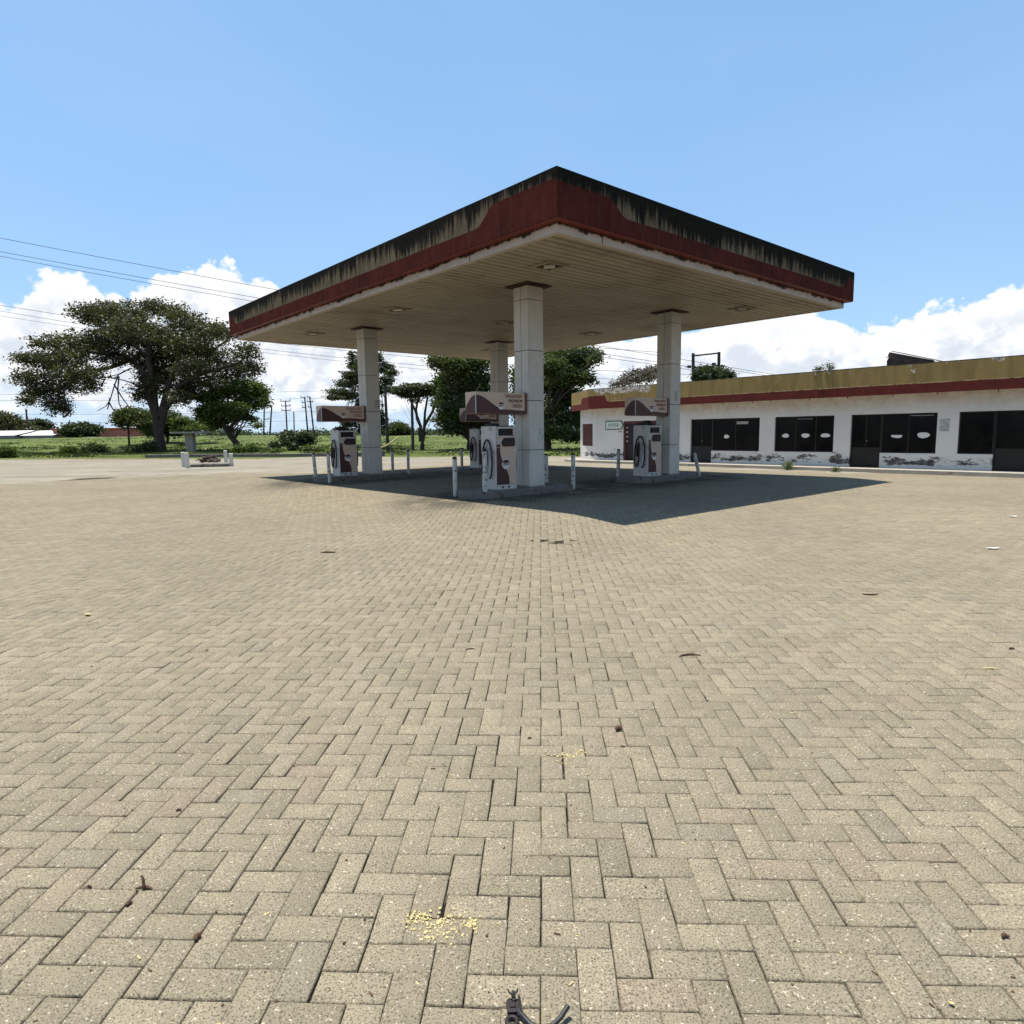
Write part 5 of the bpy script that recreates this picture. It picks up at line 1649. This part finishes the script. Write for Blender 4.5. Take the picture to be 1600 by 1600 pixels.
# small derelict island with four posts and a heap of debris
Pi = on_ground(297, 731); Pj = on_ground(357, 729.5)
an = math.atan2(Pj[1] - Pi[1], Pj[0] - Pi[0]); L = math.hypot(Pj[0] - Pi[0], Pj[1] - Pi[1])
mb = MB(); mb.box(0, L, 0, 1.5, -0.05, 0.17, 0.03)
o = mb.build('derelict_island', M_concd); o.location = (Pi[0], Pi[1], Pi[2]); o.rotation_euler = (0, 0, an)
tag(o, 'small stained concrete island alone on the left of the forecourt', 'traffic island')
for (x, y0_, y1_, lab) in ((287.5, 730, 706.5, 'white concrete post, leftmost at the small derelict island'), (293.5, 732, 707.5, 'white concrete post at the near left corner of the small derelict island'),
                           (353.5, 724, 703.5, 'white concrete post at the far right corner of the small derelict island'), (361.5, 729, 708.5, 'white concrete post, rightmost at the small derelict island')):
    P = on_ground(x, y0_); T = aty(x, y1_, P[1]); hh_ = T[2] - P[2]
    mb = MB(); mb.box(-0.085, 0.085, -0.085, 0.085, -0.1, hh_, 0.015)
    o = mb.build('concrete_post', M_post); o.location = (P[0], P[1], P[2]); o.rotation_euler = (R.uniform(-.03, .03), R.uniform(-.03, .03), 0.3)
    tag(o, lab, 'post', 'posts round the derelict island')
P = on_ground(322, 727); mb = MB(); rr = random.Random(5)
for k in range(26):
    x = rr.uniform(-0.5, 0.45); hz2 = 0.30 * max(0.1, 1 - abs(x) / 0.6)
    sx_, sy_, sz_ = rr.uniform(0.05, 0.16), rr.uniform(0.04, 0.12), rr.uniform(0.03, 0.08)
    Mx = Matrix.Translation((x, rr.uniform(-0.3, 0.3), 0.17 + rr.uniform(0, hz2))) @ Matrix.Rotation(rr.uniform(0, 3), 4, 'Z') @ Matrix.Rotation(rr.uniform(-.5, .5), 4, 'X')
    mb.box(-sx_, sx_, -sy_, sy_, -sz_, sz_, 0.015, M=Mx)
for k in range(6):
    a = Vector((rr.uniform(-.6, .4), rr.uniform(-.2, .2), 0.25)); b = a + Vector((rr.uniform(-.4, .6), rr.uniform(-.2, .2), rr.uniform(-.02, .18)))
    mb.tube([a, b], 0.035, 6)
o = mb.build('debris_heap', simple('dark_debris', (0.10, 0.075, 0.06), 0.9, 0.5, 3)); o.location = (P[0], P[1] + 0.5, P[2])
tag(o, 'dark heap of broken debris on the small derelict island', 'debris')

# far buildings
def far_box(name, label, px0, px1, y_top, y_bot, Yd, wm, rm, depth_=8, ridge=0.0, eave=0.3):
    a = aty(px0, y_bot, Yd); b = aty(px1, y_bot, Yd); tp_ = aty((px0 + px1) / 2, y_top, Yd)[2]
    zb = min(float(field_h(a[0], a[1])), a[2]) - 0.3
    root = thing(name, label, 'building', (a[0], a[1], zb))
    Lx = b[0] - a[0]; Hh = tp_ - zb
    ew = Hh - ridge
    mb = MB(); mb.box(0, Lx, 0, depth_, 0, ew); w = mb.build('wall', wm, root)
    mb = MB()
    mb.prism([(-eave, ew + 0.02), (depth_ / 2, Hh), (depth_ + eave, ew + 0.02), (depth_ + eave, ew + 0.12), (depth_ / 2, Hh + 0.1), (-eave, ew + 0.12)], 'x', -eave, Lx + eave)
    mb.build('roof', rm, root)
    return root


far_box('long_low_building', 'pale long low roof at the far left skyline', -60, 22, 674.0, 683, 97, M_fargrey, M_farwhite, ridge=0.75)
far_box('long_low_building', 'second pale long low roof between the far left trees and the red walls', 36, 82, 673.5, 683, 98, M_fargrey, M_farwhite, ridge=0.75)
rb = far_box('red_walled_building', 'low red walled building behind the large dark bush', 84, 184, 669.5, 684, 99, M_brickred, M_brickred, ridge=0.1)
far_box('grey_roofed_building', 'grey roofed building just above the right end of the red walls', 158, 238, 666.5, 682, 135, M_farwhite, M_fargrey, ridge=0.8)

# poles
def pole(label, top_px, bot_px, Yd, r=0.13, arms=(), name='utility_pole', group='utility poles on the skyline', armw=1.0, hf=None, white=False):
    T = aty(*top_px, Yd); B = aty(*bot_px, Yd); zb = float(field_h(B[0], B[1])) if hf is None else hf
    f = (zb - 0.5 - T[2]) / (B[2] - T[2] - 1e-6); B2 = T + (B - T) * f
    root = thing(name, label, 'utility pole', (B2[0], B2[1], zb), 0, group)
    o_ = Vector((B2[0], B2[1], zb))
    mb = MB(); mb.tube([Vector(B2) - o_, Vector(T) - o_], [r, r * 0.75], 8)
    mb.build('post', M_pole, root)
    d = Vector(B2) - Vector(T); d.normalize()
    for (drop, l, rt) in arms:
        c = Vector(T) + d * drop - o_
        mb = MB(); mb.box(c.x - l, c.x + rt, c.y - 0.06, c.y + 0.06, c.z - 0.07, c.z + 0.07)
        ar = mb.build('crossarm', M_pole, root)
        mb = MB()
        for xx in (-l, rt):
            if abs(xx) > 0.1: mb.tube([(c.x + xx * 0.95, c.y, c.z + 0.07), (c.x + xx * 0.97, c.y, c.z + 0.38)], [0.07, 0.05], 6)
        if mb.v: mb.build('insulator', M_steel, ar)
    return root


YP = 120
pole('distant pole half hidden at the right edge of the leaning tree', (413, 636), (412, 681), YP, 0.16, ((2.2, 0, 0.9),))
pole('plain distant pole, first right of the leaning tree', (424.5, 635), (421.5, 682), YP, 0.17)
pole('distant pole with three full crossarms', (446, 626), (449, 682), YP, 0.15, ((0.1, 0.9, 0.9), (0.95, 0.8, 0.85), (1.75, 0.8, 0.85)))
pole('short bare distant pole right of the one with three full crossarms', (459, 643), (460, 682), YP, 0.13)
pole('left one of the two tall leaning distant poles', (476, 620), (481.5, 682), YP, 0.16, ((0.1, 0.7, 0), (1.0, 0.6, 0), (1.9, 0.6, 0)))
pole('right one of the two tall leaning distant poles', (484, 619.5), (491, 682), YP, 0.16, ((0.1, 0.5, 0), (0.95, 0.6, 0.5), (1.9, 0.5, 0)))
pole('short dark pole left of the biggest tree, above the distant flat topped tree', (41, 640), (43.5, 684), 104, 0.17, ((0.2, 0.15, 0.12), (1.0, 0.1, 0.12)))
pole('thin short pole over the left end of the red walls', (108.5, 656), (109, 676), 100, 0.08)
pole('tall pole close right of the left column, painted base', (601.5, 603), (606.5, 708), 54, 0.14, group='poles behind the forecourt')
pole('dark pole left of the forked acacia stems', (643.5, 629), (645.5, 708), 55, 0.14, group='poles behind the forecourt')
# pale dry branch propped on the pole foot
a = on_ground(595, 700, field_h); a = aty(594, 700, 53); b = aty(624, 682, 53)
mb = MB(); mb.tube([a, (np.array(a) * 0.6 + np.array(b) * 0.4) + np.array([0, 0, -0.12]), b], [0.05, 0.07, 0.05], 7)
zf_ = float(field_h(a[0], a[1])); mb.tube([a, (a[0] - 0.35, a[1], zf_)], 0.05, 6)
tag(mb.build('dry_branch', M_straw, smooth=True), 'pale dry branch leaning across the foot of the tall pole', 'branch')

# wooden H frame with wires behind the shop
Yh = 48
root = thing('pole_frame', 'black wooden twin pole frame with two cross beams rising behind the shop roof', 'utility pole', (aty(1103, 600, Yh)[0], Yh, -0.2))
rb_ = Vector(root.location)
for (x0, y0_, x1, y1_) in ((1083, 552, 1083.5, 640), (1123.5, 550, 1122, 640)):
    T = Vector(aty(x0, y0_, Yh)) - rb_; B = Vector(aty(x1, y1_, Yh)) - rb_; B = T + (B - T) * ((-T.z) / (B.z - T.z))
    mb = MB(); mb.tube([B, T], [0.15, 0.11], 8); mb.build('post', M_pole, root)
for (x0, y0_, x1, y1_) in ((1083, 556, 1125, 551.5), (1083, 575, 1125, 571)):
    a = Vector(aty(x0, y0_, Yh)) - rb_; b = Vector(aty(x1, y1_, Yh)) - rb_
    mb = MB(); mb.tube([a, b], 0.065, 6); mb.build('cross_beam', M_pole, root)
for (x, y) in ((1077, 573), (1115.5, 569), (1129, 572), (1026, 552)):
    if x < 1050: continue
    c = Vector(aty(x, y, Yh)) - rb_
    mb = MB()
    for k in range(4): mb.tube([c + Vector((-0.12 + k * 0.07, 0, 0)), c + Vector((-0.09 + k * 0.07, 0, 0))], 0.11, 8)
    mb.tube([c + Vector((-0.3, 0, -0.02)), c + Vector((0.35, 0, 0.0))], 0.02, 5)
    mb.build('insulator', M_dark, root)


# overhead wires
def wire(label, px, Ys, r=0.016, n=40, grp='overhead wires crossing the sky'):
    xs_ = [p[0] for p in px]; ys_ = [p[1] for p in px]
    co = np.polyfit(xs_, ys_, min(2, len(px) - 1)); pts = []
    for i in range(n + 1):
        x = xs_[0] + (xs_[-1] - xs_[0]) * i / n
        Yd_ = Ys[0] + (Ys[1] - Ys[0]) * i / n
        pts.append(aty(x, float(np.polyval(co, x)), Yd_))
    mb = MB(); mb.tube(pts, r, 5, cap=False)
    o = mb.build('overhead_wire', M_wire, recalc=False)
    tag(o, label, 'wire', grp)


wire('uppermost wire running from the upper left down behind the canopy', [(-250, 323), (0, 371), (425, 452), (1112, 569)], (44, 48))
wire('middle one of the three upper wires at the upper left', [(-250, 345), (0, 393), (400, 465), (1078, 573)], (45, 48))
wire('lowest one of the three upper wires at the upper left', [(-250, 352), (0, 400), (390, 470), (1080, 578)], (46, 48.2))
wire('highest wire of the lower set passing behind the biggest tree', [(-250, 435), (0, 475), (110, 490), (490, 546), (664, 561), (928, 576), (1100, 586)], (64, 66), 0.02)
wire('middle wire of the lower set passing behind the biggest tree', [(-250, 442), (0, 482), (540, 560), (660, 574), (929, 590), (1100, 598)], (65, 67), 0.018)
wire('lowest wire of the lower set passing behind the biggest tree', [(-250, 455), (15, 492), (105, 503), (490, 563), (660, 582), (929, 598), (1100, 606)], (66, 68), 0.015)
wire('short high wire between the leafy tree and the shop side column', [(800, 533), (956, 545), (1022, 550), (1066, 553)], (47.5, 48), 0.015)
wire('upper wire running right from the wooden frame down behind the parapet', [(1129, 572), (1180, 580.5), (1300, 598)], (48, 50), 0.015)
wire('middle wire running right from the wooden frame down behind the parapet', [(1126, 576), (1180, 584), (1300, 603)], (48, 50), 0.013)
for k, (ya, yb) in enumerate(((612, 608), (621, 620), (643, 640), (655, 655))):
    wire(('faint distant wire on top of the skyline set', 'second faint distant wire of the skyline set', 'third faint distant wire of the skyline set', 'lowest faint distant wire of the skyline set')[k],
         [(-100, ya + 4), (250, (ya + yb) / 2 + 5), (620, yb)], (120, 120), 0.022, grp='faint wires between the distant poles')

# ------------------------------------------------------------------ LITTER ON THE PAVING
def at_ground(px, py): P = on_ground(px, py); return (P[0], P[1], P[2] + 0.001)


def pod(label, px, py, L, r, seed, rot=None, mat=M_pod, bends=0.01, name='seed_pod', cat='seed pod', seg=7):
    L *= 0.72; r *= 0.72; bends *= 0.72
    rr = random.Random(seed); n = 7; pts = []; rs = []
    for i in range(n):
        f = i / (n - 1); pts.append(((f - 0.5) * L, bends * math.sin(f * PI) + rr.uniform(-.1, .1) * r, r * 0.8 + rr.uniform(0, 0.3) * r))
        rs.append(r * (0.35 + 0.8 * math.sin(PI * min(max(f, 0.06), 0.94)) + rr.uniform(-0.15, 0.15)))
    mb = MB(); mb.tube(pts, rs, seg)
    o = mb.build(name, mat, smooth=True)
    o.location = at_ground(px, py); o.rotation_euler = (0, 0, rot if rot is not None else rr.uniform(0, 3))
    tag(o, label, cat)
    return o


o = pod('forked dry brown pod lying on the paving at lower left', 225, 1391, 0.075, 0.007, 1, 0.0)
mb = MB(); mb.tube([(0.0, 0, 0.010), (-0.004, 0.008, 0.03), (-0.012, 0.014, 0.042)], [0.006, 0.005, 0.003], 6); mb.build('pod_fork', M_pod, o, smooth=True)
pod('short brown pod just below the forked one', 203, 1415, 0.026, 0.009, 2, 1.1)
pod('knobbly black and brown pod right of the short one', 311, 1468, 0.030, 0.011, 3, 1.4, seg=6)
pod('small dark chip wedged in the joint left of the forked pod', 138, 1388, 0.03, 0.004, 4, 0.0)
pod('small brown crumb above the forked pod', 279, 1268, 0.022, 0.006, 5, 0.3)
pod('lone dark pod in the middle of the paving', 967, 1142, 0.045, 0.016, 6, 0.2, seg=7)
pod('tiny dark chip left of the lone dark pod', 828, 1155, 0.022, 0.006, 7, 0.2)
pod('black chip near the lower right edge of the photo', 1572, 1467, 0.03, 0.008, 8, 0.1)
pod('curved dark twig at the right, half way up the paving', 1359, 929, 0.19, 0.010, 9, -0.1, bends=-0.04, name='twig', cat='twig')
pod('forked dark twig with pale ends right of centre', 1078, 1026, 0.20, 0.008, 10, 0.1, bends=0.04, name='twig', cat='twig')
pod('thin dark twig left of centre', 735, 1015, 0.09, 0.005, 11, 0.15, name='twig', cat='twig')
pod('thin dark twig far out on the left paving', 513, 864, 0.26, 0.014, 12, 0.0, name='twig', cat='twig')
pod('pale stick on the right paving', 1548, 1046, 0.15, 0.006, 13, -0.1, M_straw, name='twig', cat='twig')
pod('dark pod at the right edge of the photo', 1581, 1015, 0.05, 0.009, 14, 0.1)


def leaf_scrap(label, px, py, L, Wd_, seed, mat, name='dry_leaf', cat='leaf', rot=None, curl=0.02):
    L *= 0.6; Wd_ *= 0.6
    rr = random.Random(seed); vs = []; n = 8
    for i in range(n + 1):
        f = i / n; w = Wd_ * math.sin(PI * (0.08 + 0.84 * f)) * rr.uniform(0.8, 1.1)
        for s2 in (-1, 0, 1): vs.append(((f - 0.5) * L, s2 * w, 0.004 + curl * (abs(s2) * 0.5 + (f - 0.5) ** 2) + rr.uniform(0, 0.002)))
    fs = [(i * 3 + k, i * 3 + k + 1, (i + 1) * 3 + k + 1, (i + 1) * 3 + k) for i in range(n) for k in (0, 1)]
    m2 = len(vs); vs += [(x, y, z - 0.0012) for x, y, z in vs]; fs += [tuple(m2 + i for i in f[::-1]) for f in fs]
    mb = MB(); mb.add(vs, fs); o = mb.build(name, mat, recalc=False)
    o.location = at_ground(px, py); o.rotation_euler = (0, 0, rot if rot is not None else rr.uniform(0, 3)); tag(o, label, cat)


leaf_scrap('curled yellow green leaf on the left paving', 137, 962, 0.12, 0.035, 1, M_straw)
leaf_scrap('white paper scrap on the far right paving', 1552, 858, 0.26, 0.05, 2, M_paper, 'paper_scrap', 'paper scrap', 0.1)
leaf_scrap('smaller white paper scrap far out at the right edge', 1583, 808, 0.20, 0.04, 3, M_paper, 'paper_scrap', 'paper scrap', 0.0)
leaf_scrap('cream flake of paper at the lower right corner', 1486, 1571, 0.026, 0.008, 4, M_crumb, 'paper_flake', 'paper scrap', -0.5, 0.004)
leaf_scrap('pale flake near the yellow crumbs', 556, 1432, 0.010, 0.005, 5, M_paper, 'paper_flake', 'paper scrap', 0.7, 0.003)
leaf_scrap('bent straw lying right of centre', 918, 1212, 0.035, 0.003, 6, M_straw, 'straw', 'straw', 1.2, 0.004)


def crumbs(label, spots, n, seed, mat):
    rr = random.Random(seed); mb = MB()
    for (px, py, sx_, sy_, w) in spots:
        for k in range(int(n * w)):
            P = at_ground(rr.gauss(px, sx_), rr.gauss(py, sy_)); s2 = abs(rr.gauss(0.0013, 0.0010)) + 0.0006
            Mx = Matrix.Translation((P[0], P[1], P[2] + s2 * 0.5)) @ Matrix.Rotation(rr.uniform(0, 3), 4, 'Z') @ Matrix.Rotation(rr.uniform(-.6, .6), 4, 'X')
            mb.box(-s2 * rr.uniform(0.7, 2), s2 * rr.uniform(.7, 2), -s2, s2, -s2 * 0.5, s2 * 0.5, s2 * 0.2, M=Mx)
    o = mb.build('crumbs', mat); tag(o, label, 'crumbs', kind='stuff')


crumbs('pale yellow crumbs scattered on the front paving', [(658, 1432, 9, 4, 1.0), (640, 1440, 8, 5, 0.5), (700, 1436, 14, 5, 0.7), (738, 1445, 6, 6, 0.8), (690, 1455, 22, 7, 0.6), (664, 1468, 5, 2, 0.2), (690, 1445, 30, 12, 0.7)], 70, 3, M_crumb)
crumbs('pale crumbs below the lone dark pod', [(870, 1181, 14, 2.5, 1), (885, 1186, 5, 3, 0.5), (905, 1176, 8, 2, 0.5)], 45, 4, M_crumb)

rr = random.Random(91); mb = MB()
for k in range(620):
    yy_ = 1.0 + 7.5 * rr.random() ** 1.6; xx_ = rr.uniform(-0.85, 0.85) * yy_ + rr.uniform(-.2, .2)
    zz_ = float(ground_h(xx_, yy_)); s2 = abs(rr.gauss(0.0011, 0.0009)) + 0.0005; ln = rr.choice((1, 1, 1.5, 3.5))
    mb.cur = 0 if rr.random() < 0.62 else 1
    Mx = Matrix.Translation((xx_, yy_, zz_ + s2 * 0.6)) @ Matrix.Rotation(rr.uniform(0, 3), 4, 'Z') @ Matrix.Rotation(rr.uniform(-.4, .4), 4, 'X')
    mb.box(-s2 * ln, s2 * ln, -s2, s2, -s2 * 0.6, s2 * 0.6, s2 * 0.2, M=Mx)
tag(mb.build('grit', [M_pod, M_crumb]), 'fine dark and pale grit strewn over the front paving', 'grit', kind='stuff')

# black strap end lying at the bottom edge
def gp(px, py, dz): P = on_ground(px, py); return (P[0], P[1], P[2] + dz)


st = thing('cable_strap', 'black strap with a buckle clip lying at the bottom edge of the photo', 'strap', gp(800, 1575, 0))
lo = Vector(st.location)
def lp(px, py, dz): return Vector(gp(px, py, dz)) - lo
mb = MB(); pts = [lp(808, 1583, .012), lp(816, 1594, .014), lp(828, 1606, .012), lp(845, 1614, .01), lp(862, 1610, .012), lp(876, 1600, .018), lp(888, 1588, .03)]
mb.tube(pts, 0.0062, 8); mb.build('strap_loop', M_black, st, smooth=True)
mb = MB()
mb.box(-0.0045, 0.0045, -0.008, 0.012, 0.006, 0.013, 0.0015, M=Matrix.Translation(lp(802, 1560, 0)))
Mb = Matrix.Translation(lp(801, 1577, 0)) @ Matrix.Rotation(0.06, 4, 'Z')
mb.prism([(-0.010, 0.016), (0.010, 0.016), (0.0165, 0.010), (0.0155, -0.004), (0.013, -0.014), (0.014, -0.024), (-0.014, -0.024), (-0.0145, -0.012), (-0.016, 0.010)], 'z', 0.003, 0.016, M=Mb)
mb.box(-0.008, 0.008, -0.012, 0.012, 0.0165, 0.0195, 0.0015, M=Mb)
ring = [lp(800, 1600, .008) + Vector((0.013 * math.cos(a * PI / 8), 0.012 * math.sin(a * PI / 8), 0)) for a in range(17)]
mb.tube(ring, 0.005, 8)
mb.build('buckle', M_dark, st, smooth=True)
mb = MB()
mb.tube([lp(794, 1563, .03), lp(796, 1570, .035), lp(801, 1575, .036), lp(808, 1568, .033), lp(809, 1562, .03)], 0.0022, 6)
mb.tube([lp(811, 1568, .02), lp(813, 1580, .018), lp(810, 1594, .012)], 0.0035, 7)
mb.build('clip', M_black, st, smooth=True)
